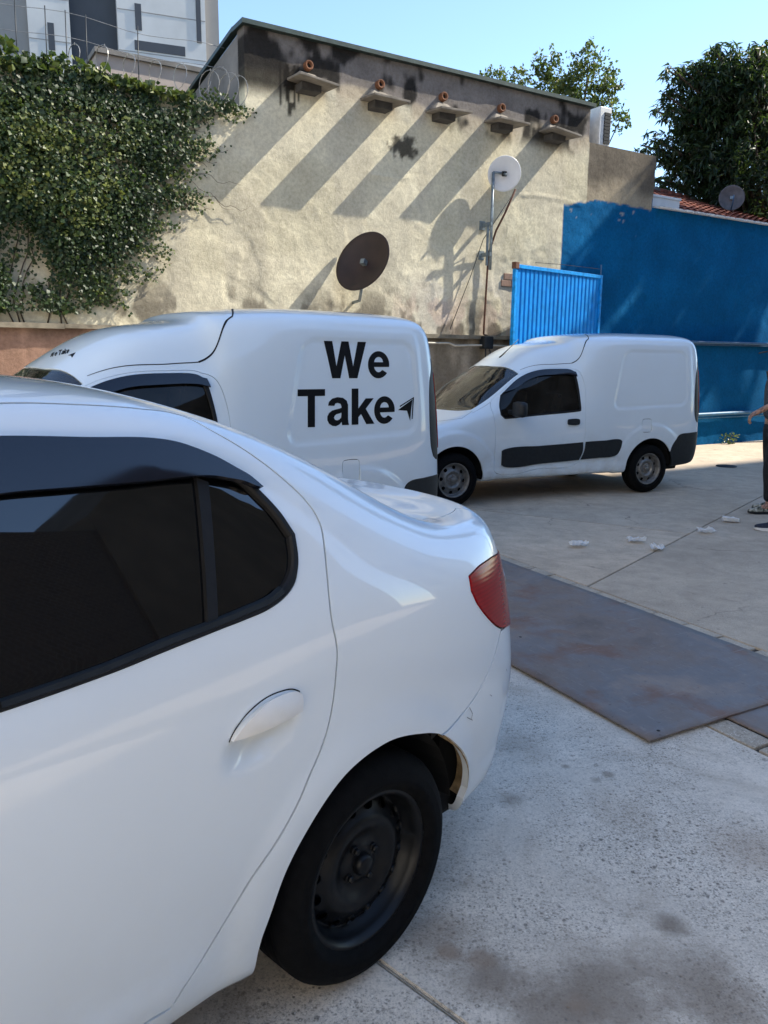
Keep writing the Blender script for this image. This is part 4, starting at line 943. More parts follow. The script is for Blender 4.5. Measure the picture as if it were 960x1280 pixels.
bm = bmesh.new(); frame_box(bm, W(sp-.075, n2_-.04, zp1+.06), WU*.035, WN*.02, V3(0, 0, .62)); att(bobj('side_bar', bm, MAT['galv']), mast)
for py in (282, 320):
    z = onwall(612, py, n2_)[1]; bm = bmesh.new(); frame_box(bm, W(sp-.05, -.03, z), WU*.03, WN*(n2_+.06), V3(0, 0, .055)); frame_box(bm, W(sp-.09, -.01, z-.04), WU*.10, WN*.025, V3(0, 0, .13)); att(bobj('arm', bm, MAT['galv']), mast)
rp = [onwall(*q) for q in ((602, 418), (603, 400), (606, 350), (608, 318), (609, 290), (612, 268), (616, 240))]
bm = bmesh.new(); tube(bm, [W(rp[0][0]+.08, .05, rp[0][1]-.02)]+[W(a, .05, b) for a, b in rp[:4]]+[W(a+.05*(k+1), .05+.1*(k+1), b) for k, (a, b) in enumerate(rp[4:])], .016, 8)
tag(bobj('rusty_pipe', bm, MAT['rust'], None, True), 'thin rusty pipe climbing the plaster to the antenna mast', 'pipe')
ca = onwall(560, 412), onwall(586, 345), onwall(600, 300), onwall(614, 250)
bm = bmesh.new(); tube(bm, [W(ca[0][0], .05, ca[0][1]), W(ca[1][0], .05, ca[1][1]), W(ca[2][0], .08, ca[2][1]), W(ca[3][0]+.1, .34, ca[3][1])], .006, 6)
tag(bobj('cable', bm, MAT['plastic'], None, True), 'thin black cable hanging slantwise from the antenna mast', 'cable')
s3, z3 = onwall(914, 248, -1.5); c3_ = W(s3, -1.5, z3)
MAT['grey_dish'] = plain('grey_mesh_dish', (.085, .078, .082), .6, .3, 9, bump=.1)
d3_, nv, e1, e2 = dish('satellite_dish', 'dark grey satellite dish standing on the red tile roof', c3_, to_cam(c3_)+CU*.25+CR*.2, .26, MAT['grey_dish'], MAT['galv'], depth=.10)
bm = bmesh.new(); tube(bm, [Vector(-nv*.02), Vector(W(s3+.12, -1.5, 4.30+(RZ(s3)-4.28)*(1.18/2.58)-.02)-c3_)], .018, 8); bobj('mount', bm, MAT['galv'], d3_, True)
bm = bmesh.new(); tube(bm, [Vector(-e2*.26+nv*.05), Vector(nv*.22-e2*.12), Vector(nv*.26)], .012, 8); bobj('feed_arm', bm, MAT['pale_pipe'], d3_, True)
# ------------------------------------------------------------------ creeper on the boundary wall
def leafmat(name, a, b, c3=None, tr=.35, rough=.42):
    m = N(name); at = m.attr('tone'); sp_ = m.add('ShaderNodeSeparateColor'); m.put(sp_.inputs[0], at)
    col = m.ramp(sp_.outputs[0], (.0, a), (.75, b), (1.0, c3 or b))
    m.set(base=col, rough=rough, spec=.5)
    tl_ = m.add('ShaderNodeBsdfTranslucent'); m.put(tl_.inputs[0], m.mix(.5, col, (.10, .16, .02)))
    mx = m.add('ShaderNodeMixShader'); mx.inputs[0].default_value = tr; m.t.links.new(m.b.outputs[0], mx.inputs[1]); m.t.links.new(tl_.outputs[0], mx.inputs[2]); m.t.links.new(mx.outputs[0], m.out.inputs[0]); return m.m
def leaf_mesh(name, P, Nn, size, tone, mat, parent, long=1.6, droop=None):
    """each leaf is a folded blade of four faces"""
    n = len(P); Nn = Nn/np.linalg.norm(Nn, axis=1)[:, None]
    rnd = rng.normal(size=(n, 3)) if droop is None else droop+rng.normal(size=(n, 3))*.45
    T = rnd-Nn*(rnd*Nn).sum(1)[:, None]; T /= np.linalg.norm(T, axis=1)[:, None]+1e-9; B = np.cross(Nn, T)
    s = size[:, None]; w = s*.5/long*1.25
    base = P; tip = P+T*s; mid = P+T*s*.45+Nn*s*.03; l = P+T*s*.42+B*w+Nn*s*.10; r = P+T*s*.42-B*w+Nn*s*.10; tip = tip-Nn*s*.08
    V = np.stack([base, l, tip, r, mid], 1).reshape(-1, 3); k = np.arange(n)[:, None]*5
    F = np.concatenate([k+[0, 4, 1], k+[1, 4, 2], k+[0, 3, 4], k+[3, 2, 4]])
    me = bpy.data.meshes.new(name); me.vertices.add(len(V)); me.vertices.foreach_set('co', V.astype(np.float32).ravel())
    me.loops.add(len(F)*3); me.loops.foreach_set('vertex_index', F.astype(np.int32).ravel()); me.polygons.add(len(F)); me.polygons.foreach_set('loop_start', np.arange(0, len(F)*3, 3, dtype=np.int32))
    me.update(calc_edges=True); me.validate()
    at = me.color_attributes.new('tone', 'FLOAT_COLOR', 'POINT'); C = np.ones((len(V), 4), np.float32); C[:, :3] = np.repeat(tone, 5)[:, None]; at.data.foreach_set('color', C.ravel())
    me.materials.append(mat); return link(bpy.data.objects.new(name, me), parent, kind='stuff')
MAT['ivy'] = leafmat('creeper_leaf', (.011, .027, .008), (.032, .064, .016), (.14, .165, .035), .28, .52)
MAT['stem'] = plain('creeper_stem', (.075, .055, .038), .9, .3, 20)
ivy = thing('creeper', 'dense dark green creeper spilling over the yellow boundary wall', 'creeper', tuple(W(-11.5, 0, 1.9))); bpy.context.view_layer.update()
edge_px = [(0, 395), (0, 60), (60, 72), (130, 92), (200, 112), (250, 122), (292, 128), (286, 138), (262, 146), (235, 160), (228, 178), (240, 196), (225, 215), (205, 228), (222, 248), (205, 262), (190, 285), (178, 305), (165, 322), (150, 338), (130, 348), (120, 362), (112, 378), (118, 392)]
IV = np.array([onwall(*q) for q in edge_px]); IV[0, 0] -= 3.5; IV[1, 0] -= 3.5
def edge_dist(Q, poly):
    d = np.full(len(Q), 1e9)
    for a, b in zip(poly, np.roll(poly, -1, 0)):
        ab = b-a; t = np.clip(((Q-a)@ab)/(ab@ab), 0, 1); d = np.minimum(d, np.linalg.norm(Q-a-t[:, None]*ab, axis=1))
    return d
Q = np.stack([rng.uniform(-14.2, -9.4, 240000), rng.uniform(1.95, 4.85, 240000)], 1); Q = Q[inside(Q, IV)]
d = edge_dist(Q, IV[1:]); hole = fbm(Q[:, 0]*2.4, Q[:, 1]*2.4, 5, 4)
keep = rng.uniform(size=len(Q)) < np.clip(.07+d*.95, 0, 1)*np.where(hole < .37, .25, 1.0)*np.where(Q[:, 0] < -12.9, .3, 1)
Q = Q[keep]; d = d[keep]; n = len(Q)
pn = np.minimum(.03+d*.22, .20)*rng.uniform(.2, 1.0, n)+.05*fbm(Q[:, 0]*1.7, Q[:, 1]*1.7, 9, 3)+.02
P = WP+WU*Q[:, :1]+WN*pn[:, None]+V3(0, 0, 1)*Q[:, 1:]
Nn = WN+rng.normal(size=(n, 3))*.55+V3(0, 0, .25)
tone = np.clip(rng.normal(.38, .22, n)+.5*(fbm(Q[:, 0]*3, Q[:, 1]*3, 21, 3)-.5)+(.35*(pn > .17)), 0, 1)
Pt = np.stack([rng.uniform(-15.5, -10.1, 2600), rng.uniform(0, 1, 2600)**2], 1)         # tufts along the coping
hgt = .42*fbm(Pt[:, 0]*2.2, Pt[:, 0]*0, 3, 3)*sstep(-10.2, -11.6, Pt[:, 0])+.06
P2 = WP+WU*Pt[:, :1]+WN*rng.uniform(-.2, .15, (2600, 1))+V3(0, 0, 1)*(4.62+Pt[:, 1]*hgt)[:, None]
bpy.context.view_layer.update()
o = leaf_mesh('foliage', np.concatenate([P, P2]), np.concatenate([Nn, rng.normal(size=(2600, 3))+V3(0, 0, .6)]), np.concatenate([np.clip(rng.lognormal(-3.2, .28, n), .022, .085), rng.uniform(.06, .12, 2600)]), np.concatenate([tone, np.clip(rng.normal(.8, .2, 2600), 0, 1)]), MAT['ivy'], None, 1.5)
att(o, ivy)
bm = bmesh.new(); lp = []; R0 = np.random.default_rng(44)
runs = [((250, 118), (292, 125)), ((225, 175), (262, 178)), ((228, 192), (268, 196)), ((205, 235), (262, 250)), ((200, 262), (250, 256)), ((180, 290), (225, 275)), ((165, 312), (216, 316)), ((150, 338), (212, 335)), ((140, 345), (195, 352)), ((120, 362), (165, 370)), ((110, 375), (160, 383)), ((210, 215), (290, 262)), ((215, 212), (300, 230)), ((240, 240), (312, 266))]
for k, (a, b) in enumerate(runs):
    sa, za = onwall(*a); sb2, zb2 = onwall(*b); pts = []
    for t in np.linspace(0, 1, 12):
        pts.append(W(sa+(sb2-sa)*t, .045, za+(zb2-za)*t+.05*math.sin(t*7+k)*t+.03*math.sin(t*19+k*3)))
    tube(bm, pts, [.005*(1-.7*t) for t in np.linspace(0, 1, 12)], 5)
    if k < 11:
        for t in np.linspace(0, 1, 80):
            if random.random() < .9-.35*t: q = pts[int(t*11)]+(pts[min(int(t*11)+1, 11)]-pts[int(t*11)])*(t*11 % 1); lp.append(q+WN*random.uniform(0, .04)+V3(0, 0, random.uniform(-.05, .05)))
for k in range(70):                                        # trailing strands along the ragged edge
    i = R0.integers(6, len(edge_px)-1); a = np.array(edge_px[i])+R0.uniform(-18, 6, 2); ln_ = R0.uniform(14, 46); b = a+np.array([ln_, R0.uniform(-6, 14)]); sa, za = onwall(*a); sb2, zb2 = onwall(*b)
    pts = [W(sa+(sb2-sa)*t, .04, min(4.6, max(2.0, za+(zb2-za)*t+.03*math.sin(t*8+k)))) for t in np.linspace(0, 1, 8)]; tube(bm, pts, .0028, 4)
    for t in np.linspace(0, 1, 26):
        if R0.uniform() < .95-.5*t: q = pts[min(7, int(t*7))]; lp.append(q+WU*R0.uniform(-.05, .05)+WN*R0.uniform(0, .04)+V3(0, 0, R0.uniform(-.045, .045)))
for k in range(18):                                        # woody stems under the leaves
    s = rng.uniform(-14, -11.5); z = 1.95; pts = []
    for t in range(14): pts.append(W(s, .03+.01*math.sin(t), min(z, 4.6))); s += rng.normal(.03, .05); z += rng.uniform(.1, .26)
    tube(bm, pts, [.009*(1-t/18) for t in range(14)], 5)
att(bobj('stems', bm, MAT['stem'], None, True), ivy)
lp = np.array(lp); att(leaf_mesh('tendril_leaves', lp, WN+rng.normal(size=(len(lp), 3))*.5, rng.uniform(.03, .05, len(lp)), np.clip(rng.normal(.6, .25, len(lp)), 0, 1), MAT['ivy'], None, 1.4), ivy)
# ------------------------------------------------------------------ razor wire
MAT['wire'] = plain('razor_wire', (.30, .29, .27), .4, .3, 30, metal=.7, bump=0)
def coil(s0, s1, r, pitch, z, label):
    bm = bmesh.new(); pts = []; n = int((s1-s0)/pitch*22); ph = 0
    for k in range(n+1):
        t = k/22*2*math.pi; s = s0+(s1-s0)*k/n; rr = r*(.85+.3*vnoise(k/30, 0, 4))
        pts.append(W(s+.10*math.cos(t), -.05+rr*math.cos(t)*.8, z+rr+rr*math.sin(t)*.95))
    tube(bm, pts, .0045, 5)
    for k in range(2, n, 3):
        p0 = pts[k]; frame_box(bm, p0-V3(.003, .003, .012), V3(.006, 0, 0), V3(0, .006, 0), V3(0, 0, .026))
    return tag(bobj('razor_wire', bm, MAT['wire'], None), label, 'razor wire', 'razor wire coils')
coil(-11.45, -9.95, .19, .30, 4.66, 'loose razor wire coil along the top of the creeper wall'); coil(-9.85, -9.42, .22, .12, 4.62, 'tight razor wire coil bunched against the gable of the building')
wires = thing('wire_fence', 'thin wires strung between rods above the creeper wall', 'wire fence', tuple(W(-11.5, -.1, 4.6))); bpy.context.view_layer.update()
rods = [onwall(*q, -.1)[0] for q in ((20, 60), (57, 60), (82, 60), (107, 60), (172, 80))]
for s in rods:
    bm = bmesh.new(); tube(bm, [W(s, -.1, 4.5), W(s+.02, -.1, 5.35)], .006, 6); att(bobj('rod', bm, MAT['plastic'], None, True), wires)
for z in (5.30, 5.05):
    bm = bmesh.new(); tube(bm, [W(s, -.1, z-.03*math.sin(s*4)) for s in np.linspace(-14, -9.6, 20)], .0035, 5); att(bobj('wire', bm, MAT['wire'], None, True), wires)
# ------------------------------------------------------------------ trees
MAT['bark'] = plain('bark', (.075, .055, .04), .95, .4, 9, bump=.8)
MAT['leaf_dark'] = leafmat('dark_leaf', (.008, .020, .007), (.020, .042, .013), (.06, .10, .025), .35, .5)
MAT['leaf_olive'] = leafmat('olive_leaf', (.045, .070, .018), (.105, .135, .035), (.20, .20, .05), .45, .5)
def tree(name, label, base, height, clumps, per, spread, lsize, mat, long, droop, trunk_r, seed, lean=V3(0, 0, 0)):
    R = np.random.default_rng(seed); o = thing(name, label, 'tree', tuple(base)); b = np.asarray(base, float)
    bm = bmesh.new(); top = V3(0, 0, height)+lean; tr = [top*t+V3(.08*math.sin(t*5+seed), .08*math.cos(t*4), 0)*height*.15*t for t in np.linspace(0, 1, 8)]
    tube(bm, tr, [trunk_r*(1-.75*t) for t in np.linspace(0, 1, 8)], 8)
    for c, r in clumps:
        c = np.asarray(c, float)-b; k = min(6, max(2, int(c[2]/np.linalg.norm(top)*6.0))); a = tr[k]
        mid = (a+c)/2+R.normal(size=3)*.15+V3(0, 0, .15); tube(bm, [a, mid, c, c+(c-mid)*.35*min(1, r)], [trunk_r*.34, trunk_r*.2, trunk_r*.09, trunk_r*.03], 5)
    bobj('trunk', bm, MAT['bark'], o, True)
    P = []; S = []; To = []; Nn = []
    for c, r in clumps:
        c = np.asarray(c, float)-b; n = int(per*r**2.0)
        # sprays: short twigs in the clump, leaves along them
        nt = max(5, n//9); o0 = R.normal(size=(nt, 3)); o0 /= np.linalg.norm(o0, axis=1)[:, None]; rad = R.uniform(.25, 1, (nt, 1))**.6; st = c+o0*rad*r*spread
        dr = o0*.7+R.normal(size=(nt, 3))*.5+droop
        for t in np.linspace(0, 1, 9):
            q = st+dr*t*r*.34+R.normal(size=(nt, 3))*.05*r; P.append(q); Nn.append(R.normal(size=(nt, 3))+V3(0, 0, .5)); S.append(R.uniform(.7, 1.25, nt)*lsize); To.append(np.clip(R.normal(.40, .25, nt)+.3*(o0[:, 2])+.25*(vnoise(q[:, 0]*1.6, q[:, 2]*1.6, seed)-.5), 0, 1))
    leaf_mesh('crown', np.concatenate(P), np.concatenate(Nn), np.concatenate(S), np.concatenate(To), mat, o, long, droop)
    return o
def at(px, py, dist): return CO+ray(px, py)[1]*dist
R = np.random.default_rng(3)
cl = []
for px, py, r, dd in [(925, 190, 1.2, 22), (955, 150, 1.3, 23), (903, 165, .8, 21.5), (898, 138, .55, 22), (930, 118, .7, 22.5), (958, 100, .7, 22), (888, 205, .7, 21), (890, 234, .8, 21), (925, 235, 1.1, 21), (960, 220, 1.3, 22), (985, 130, 1.3, 23), (990, 200, 1.4, 22), (1020, 90, 1.2, 23), (1040, 170, 1.5, 22), (910, 130, .6, 21.6), (945, 180, .9, 20.8), (908, 212, .7, 20.6)]:
    cl.append((at(px, py, dd), r*.8))
for (xa, ya), (xb, yb) in (((900, 122), (833, 93)), ((895, 138), (831, 117)), ((890, 150), (824, 141)), ((885, 188), (803, 182)), ((882, 208), (815, 200)), ((880, 236), (820, 231)), ((918, 112), (893, 69)), ((950, 110), (946, 66)), ((905, 104), (867, 92)), ((885, 165), (848, 163)), ((930, 110), (922, 80))):
    for t in np.linspace(0, 1, 8): cl.append((at(xa+(xb-xa)*t+R.uniform(-5, 5), ya+(yb-ya)*t-10*math.sin(t*3)+R.uniform(-5, 5), 21.2+R.uniform(-.4, .4)), .46*(1-.62*t)))
b0 = at(960, 200, 22.5); b0[2] = 0
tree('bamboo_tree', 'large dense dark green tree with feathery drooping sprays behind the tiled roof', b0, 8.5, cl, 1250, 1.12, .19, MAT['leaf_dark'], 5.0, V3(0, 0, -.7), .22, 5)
cl = []
for px, py, r, dd in [(735, 105, .75, 26), (755, 125, .5, 26), (715, 110, .55, 26), (690, 112, .45, 26.5), (683, 80, .42, 26.5), (678, 95, .35, 26.5), (650, 97, .38, 27), (735, 72, .38, 26), (765, 105, .35, 26), (745, 140, .45, 25.5), (775, 150, .32, 25.5), (702, 118, .45, 26)]: cl.append((at(px, py, dd), r))
b0 = at(722, 130, 26); b0[2] = 0
tree('slender_tree', 'slender olive green tree with small leaf clumps behind the building roof', b0, 8.8, cl, 2300, .95, .105, MAT['leaf_olive'], 2.0, V3(0, 0, -.1), .13, 9)
cl = [(at(604, 101, 28), .34), (at(616, 98, 28), .36), (at(628, 104, 28), .3)]; b0 = at(612, 130, 28); b0[2] = 0
tree('young_tree', 'small yellow-green treetop peeping over the grey roof edge', b0, 8.9, cl, 2300, .95, .10, MAT['leaf_olive'], 1.8, V3(0, 0, .1), .10, 12)
# a street tree off to the right, whose dapple falls on the blue wall
cl = [(W(8.0+R.uniform(-2.0, 2.0), 1.9+R.uniform(-.6, .6), 11.3+R.uniform(-1.0, 1.3)), R.uniform(.45, .9)) for _ in range(15)]
tree('street_tree', 'leafy street tree beside the blue wall beyond the yard', W(9.0, 2.2, 0), 11.0, cl, 420, .95, .26, MAT['leaf_dark'], 2.2, V3(0, 0, -.3), .2, 15)
# ------------------------------------------------------------------ the white sedan
SED = (-.634, 2.370, math.radians(46.977))
sedan = thing('white_sedan', 'white four-door sedan with black steel wheels and smoked window visors', 'car', (SED[0], SED[1], 0), SED[2])
sf = Surf(sedan_rows())
p = lambda *q: [('p', x, y) for x, y in q]
s_ = lambda *q: [('s', x, z) for x, z in q]
r_ = lambda *q: [('r', y, z) for y, z in q]
t_ = lambda *q: [('t', x, y) for x, y in q]
f_ = lambda *q: [('f', y, z) for y, z in q]
RN, KN = sf.R-1, sf.K-1
def poly(pts, h=.014): return rail(sf, pts, SED, h, True)
RDOOR = poly(p((0, 504), (105, 506), (175, 511), (222, 518), (240, 525), (262, 537), (302, 560), (352, 597), (385, 629), (400, 654), (406, 685), (411, 739), (416, 781), (421.7, 810), (420, 847), (414, 893), (402, 935), (385, 972), (372, 1000), (350, 1040), (315, 1095), (280, 1155), (245, 1210), (212, 1258))
             + s_((-.66, .29), (-.72, .262), (-.85, .25), (-1.05, .248), (-1.06, .6), (-1.055, .95), (-1.03, 1.2), (-1.0, 1.49)))
FDOOR = poly(s_((-1.02, 1.49), (-1.05, 1.2), (-1.075, .95), (-1.08, .6), (-1.07, .248), (-1.95, .25), (-2.03, .35), (-2.10, .6), (-2.12, .9), (-2.09, 1.0), (-1.95, 1.10), (-1.72, 1.27), (-1.5, 1.40), (-1.25, 1.475)))
ARCH = poly(p((318, 1195), (320, 1185), (335, 1140), (355, 1085), (390, 1020), (430, 965), (480, 927), (515, 917), (547, 917), (568, 931), (579, 945), (585, 965), (583, 985), (577, 998)) + [('u', 13.35, -.6), ('u', 10.2, -.6)], .012)
fa = [(-2.634+.36*math.cos(t), .31+.36*math.sin(t)) for t in np.linspace(math.radians(-8), math.radians(188), 16)]
_q = sf.trace(s_(fa[0], fa[-1]))
FARCH = poly(s_(*fa) + [('u', _q[1][0], -.6), ('u', _q[0][0], -.6)], .03)
BUMP = poly([('u', 12.6, 1.5)] + p((540, 922), (550, 916), (577, 893), (593, 872), (605, 851), (614, 831), (626, 788)) + r_((.62, .775), (.45, .765), (.2, .76), (0, .76)) + [('u', RN, 0), ('u', RN, -.6), ('u', 12.6, -.6)])
TAIL = poly(p((586, 720), (597, 709), (608, 701), (617, 695)) + r_((.60, 1.0), (.50, .99), (.48, .90), (.48, .80), (.62, .775)) + p((626, 785), (606, 768), (595, 752), (589, 739)), .01)
LID = poly(t_((.365, 0), (.365, .30), (.37, .50), (.40, .585), (.48, .612), (.58, .60), (.66, .565)) + r_((.52, 1.02), (.475, .99), (.475, .80), (.46, .775), (.2, .772), (0, .772)) + [('u', RN, KN), ('u', RN-2, KN)])
RGLASS = poly(t_((-.16, 0), (-.155, .25), (-.13, .44), (-.06, .50), (.12, .525), (.26, .53), (.31, .49), (.325, .25), (.325, 0)), .03)
FGLASS = poly(t_((-1.43, 0), (-1.45, .3), (-1.5, .5), (-1.56, .54), (-1.9, .60), (-2.08, .62), (-2.15, .5), (-2.2, .25), (-2.22, 0)), .03)
HOOD = poly(t_((-2.25, 0), (-2.23, .3), (-2.16, .6), (-2.2, .68), (-2.6, .66), (-2.95, .58), (-3.12, .45), (-3.25, .2), (-3.28, 0)), .03)
HEAD = poly(f_((.36, .73), (.36, .62), (.5, .60)) + s_((-3.02, .66), (-2.86, .77), (-2.98, .785)) + f_((.55, .765),), .03)
FBUMP = poly([('u', sf.trace(s_((-3.0, .4)))[0][0], -.6)] + s_((-2.99, .45), (-3.0, .60)) + f_((.6, .60), (.4, .585), (.2, .575), (0, .57)) + [('u', 0, -.6)], .03)
full_ab = sf.ab(np.array([(0, 0), (RN, 0), (RN, KN), (0, KN)])); L_ = []
for i in range(4):
    a, b = full_ab[i], full_ab[(i+1) % 4]; k = max(2, int(np.linalg.norm(b-a)/.04)); L_ += [a+(b-a)*q/k for q in range(k)]
FULL = np.array(L_)
def flare(S):
    r1 = np.hypot(S[:, 0], S[:, 2]-.31); r2 = np.hypot(S[:, 0]+2.634, S[:, 2]-.31); r = np.minimum(r1, r2)
    f = .011*(1-sstep(.375, .47, r))*(S[:, 2] < 1.0)
    # a faint swage low on the doors
    f = f+.006*sstep(.40, .33, S[:, 2])*sstep(.24, .30, S[:, 2])*sstep(.45, .6, r)
    return f
BOWL = sf.trace(p((330, 918)), SED)[0]; bc = sf.ev(*BOWL)
def door_disp(S):
    dx = (S[:, 0]-bc[0]); dz = (S[:, 2]-bc[2])-.28*dx
    d = np.sqrt((dx/.112)**2+(dz/.062)**2)
    return flare(S)-.026*(1-sstep(.25, 1.05, d))
PW = MAT['white_paint']
body = panel('body', sf, FULL, [RDOOR, FDOOR, ARCH, FARCH, BUMP, TAIL, LID, RGLASS, FGLASS, HOOD, HEAD, FBUMP], PW, sedan, h=.035, disp=flare, depth=.024, gap=.0022)
WIN = poly(p((0, 889), (131, 843), (205, 813), (280, 783), (306, 773), (337, 759), (358, 742), (369, 722), (371.5, 699), (367.5, 668), (350, 642), (322, 612), (300, 592), (262, 573), (214, 561), (100, 556), (0, 555)) + s_((-.93, 1.435), (-.985, 1.42), (-1.0, 1.2), (-1.01, 1.045), (-.97, 1.03)), .012)
FWIN = poly(s_((-1.13, 1.06), (-1.12, 1.2), (-1.10, 1.415), (-1.25, 1.41), (-1.45, 1.345), (-1.7, 1.20), (-1.93, 1.035)), .02)
rdoor = panel('rear_door', sf, RDOOR, [WIN], PW, sedan, h=.022, disp=door_disp, depth=.024, gap=.0034)
fdoor = panel('front_door', sf, FDOOR, [FWIN], PW, sedan, h=.06, disp=flare, depth=.018)
bump_ = panel('rear_bumper', sf, BUMP, [ARCH], PW, sedan, h=.03, disp=flare, depth=.022, off=.001, gap=.0026)
lid = panel('boot_lid', sf, LID, [], PW, sedan, h=.03, depth=.016)
hood = panel('bonnet', sf, HOOD, [], PW, sedan, h=.08, depth=.015)
fb = panel('front_bumper', sf, FBUMP, [FARCH], PW, sedan, h=.08, depth=.015)
hl = panel('headlight', sf, HEAD, [], MAT['clear_lens'], sedan, h=.05, depth=.02)
tl = panel('tail_light', sf, TAIL, [], MAT['red_lens'], sedan, h=.02, depth=.02, gap=.0015, off=.004)
CLR = poly(r_((.735, .93), (.70, .965), (.60, .965), (.56, .95), (.56, .86), (.62, .83), (.72, .83)), .01)
clr = panel('reversing_lens', sf, CLR, [], MAT['clear_lens'], tl, h=.03, depth=.006, gap=0, off=.007)
rg = panel('rear_window', sf, RGLASS, [], MAT['tint_glass'], sedan, h=.06, off=-.004, depth=0)
wg = panel('windscreen', sf, FGLASS, [], MAT['tint_glass'], sedan, h=.06, off=-.004, depth=0)
# dark joints behind the panel gaps
JP = [(-.016, -.017), (.016, -.017)]
joints = [ribbon('door_seal', sf, q, JP, MAT['gap'], sedan, True) for q in (RDOOR, FDOOR)]
joints += [ribbon('panel_joint', sf, q, JP, MAT['gap'], sedan, True) for q in (TAIL, LID, HOOD, HEAD)]
joints.append(ribbon('panel_joint', sf, rail(sf, p((545, 920), (550, 916), (577, 893), (593, 872), (605, 851), (614, 831), (626, 788)) + r_((.62, .775), (.45, .765), (.2, .76), (0, .76)), SED), JP, MAT['gap'], sedan))
# side glass: pane, fixed quarter pane, the bar between, rubber frame, smoked visor
DIV = sf.ab(sf.trace(p((253, 600), (257, 640), (262, 700), (266, 782)), SED))
glass = panel('door_glass', sf, WIN, [], MAT['tint_glass'], rdoor, h=.05, off=-.010, depth=0, gap=-.004)
dv = spline(DIV, .02, False)
ribbon('window_bar', sf, dv, [(-.0145, -.009), (-.0125, .001), (.0125, .001), (.0145, -.009)], MAT['rubber'], rdoor)
ribbon('window_rubber', sf, WIN, [(-.003, -.004), (-.001, .003), (.010, .003), (.015, -.002), (.017, -.010)], MAT['rubber'], rdoor, True)
bl = rail(sf, p((0, 881), (131, 835), (205, 804), (270, 779), (306, 764), (337, 750), (352, 738)), SED)
ribbon('window_lip', sf, bl, [(-.009, 0), (-.006, .007), (.004, .007), (.009, -.004)], MAT['plastic'], rdoor)
VIS = poly(p((0, 551), (100, 552), (214, 557), (262, 574), (290, 589), (306, 598), (323, 612)) + p((318, 612), (300, 605), (280, 601), (262, 598), (230, 599), (175, 605), (90, 612), (0, 620)) + s_((-.93, 1.35), (-.99, 1.35), (-.985, 1.44), (-.93, 1.455)), .012)
visor = panel('window_visor', sf, VIS, [], MAT['visor'], rdoor, h=.03, off=.020, depth=.016, gap=0)
fglass = panel('door_glass', sf, FWIN, [], MAT['tint_glass'], fdoor, h=.06, off=-.010, depth=0, gap=-.004)
ribbon('window_rubber', sf, FWIN, [(-.003, -.004), (-.001, .003), (.012, .003), (.017, -.010)], MAT['rubber'], fdoor, True)
# pull handle over its scooped recess
HND = poly(p((287, 926), (291, 918), (300, 904), (315, 887), (333, 873), (350, 865.5), (365, 862.5), (373, 865), (375, 876), (374, 888), (350, 899.5), (320, 913), (300, 922)), .008)
hc = sf.pos(HND).mean(0)
def hdisp(S): return .014*(1-sstep(.2, 1.25, np.sqrt(((S[:, 0]-hc[0])/.10)**2+((S[:, 2]-hc[2])/.045)**2)))
handle = panel('door_handle', sf, HND, [], MAT['cover_paint'], rdoor, h=.012, off=.010, disp=hdisp, depth=.024, gap=.001)
hg = rail(sf, p((286, 928), (291, 917), (300, 903), (315, 886), (333, 872), (350, 864.5), (365, 861.5), (374, 864), (376, 874)), SED, .006); ribbon('handle_gap', sf, hg, [(-.0013, .0006), (.0013, .0006)], MAT['gap'], rdoor)
FH = rail(sf, [('s', q[0]-.94, q[2]-.012) for q in sf.pos(HND)[::2]], SED, .008, True); fc = sf.pos(FH).mean(0)
panel('door_handle', sf, FH, [], MAT['cover_paint'], fdoor, h=.014, off=.010, disp=lambda S: .014*(1-sstep(.2, 1.25, np.sqrt(((S[:, 0]-fc[0])/.10)**2+((S[:, 2]-fc[2])/.045)**2))), depth=.012, gap=.001)
# crusted lip inside the arch of the bumper
lip = rail(sf, p((547, 917), (568, 931), (579, 945), (585, 965), (583, 985), (577, 997)), SED, .01)
ribbon('arch_lip', sf, lip, [(-.003, .0025), (.010, -.001), (.018, -.010), (.019, -.05)], MAT['dirt'], bump_)
# scrapes on the bumper corner
for q in ([(586, 884), (590, 892), (588, 899)], [(583, 896), (590, 900)], [(632, 836), (633, 839)], [(612, 868), (614, 870)]):
    ribbon('scrape', sf, rail(sf, p(*q), SED, .004), [(-.0007, .0022), (.0007, .0022)], MAT['plastic'], bump_)
for o in [body, rdoor, fdoor, bump_, lid, hood, fb, hl, tl, rg, wg]+joints: mirror(o)
well(sedan, 0, .31, .372, .42, .80, MAT['under']); well(sedan, -2.634, .31, .372, .42, .80, MAT['under'])
bm = bmesh.new(); frame_box(bm, (-3.2, -.62, .18), (3.9, 0, 0), (0, 1.24, 0), (0, 0, .16), .03)
for x0, x1 in ((-3.1, -2.99), (-2.24, -.40), (.39, .55)): frame_box(bm, (x0, -.74, .225), (x1-x0, 0, 0), (0, 1.48, 0), (0, 0, .3), .02)
bobj('floor_pan', bm, MAT['under'], sedan)
wr = None
for cx in (0, -2.634):
    if wr is None: wr = wheel_mesh(sedan, 'w', cx, .305, .845, .305, .207, .185, MAT['rim_black'], 16, .0135, .156, .122)
    else: q = copy_tree(wr, sedan); q.location = (cx, -.845, .305); q.rotation_euler = (0, .6, 0)
    q = copy_tree(wr, sedan); q.location = (cx, .845, .305); q.rotation_euler = (0, 0, math.pi)
# exhaust tip and number plate at the back
bm = bmesh.new(); tube(bm, [(.5, .35, .26), (.86, .35, .25)], .022, 12); bobj('exhaust_pipe', bm, MAT['rim_grey'], sedan, True)
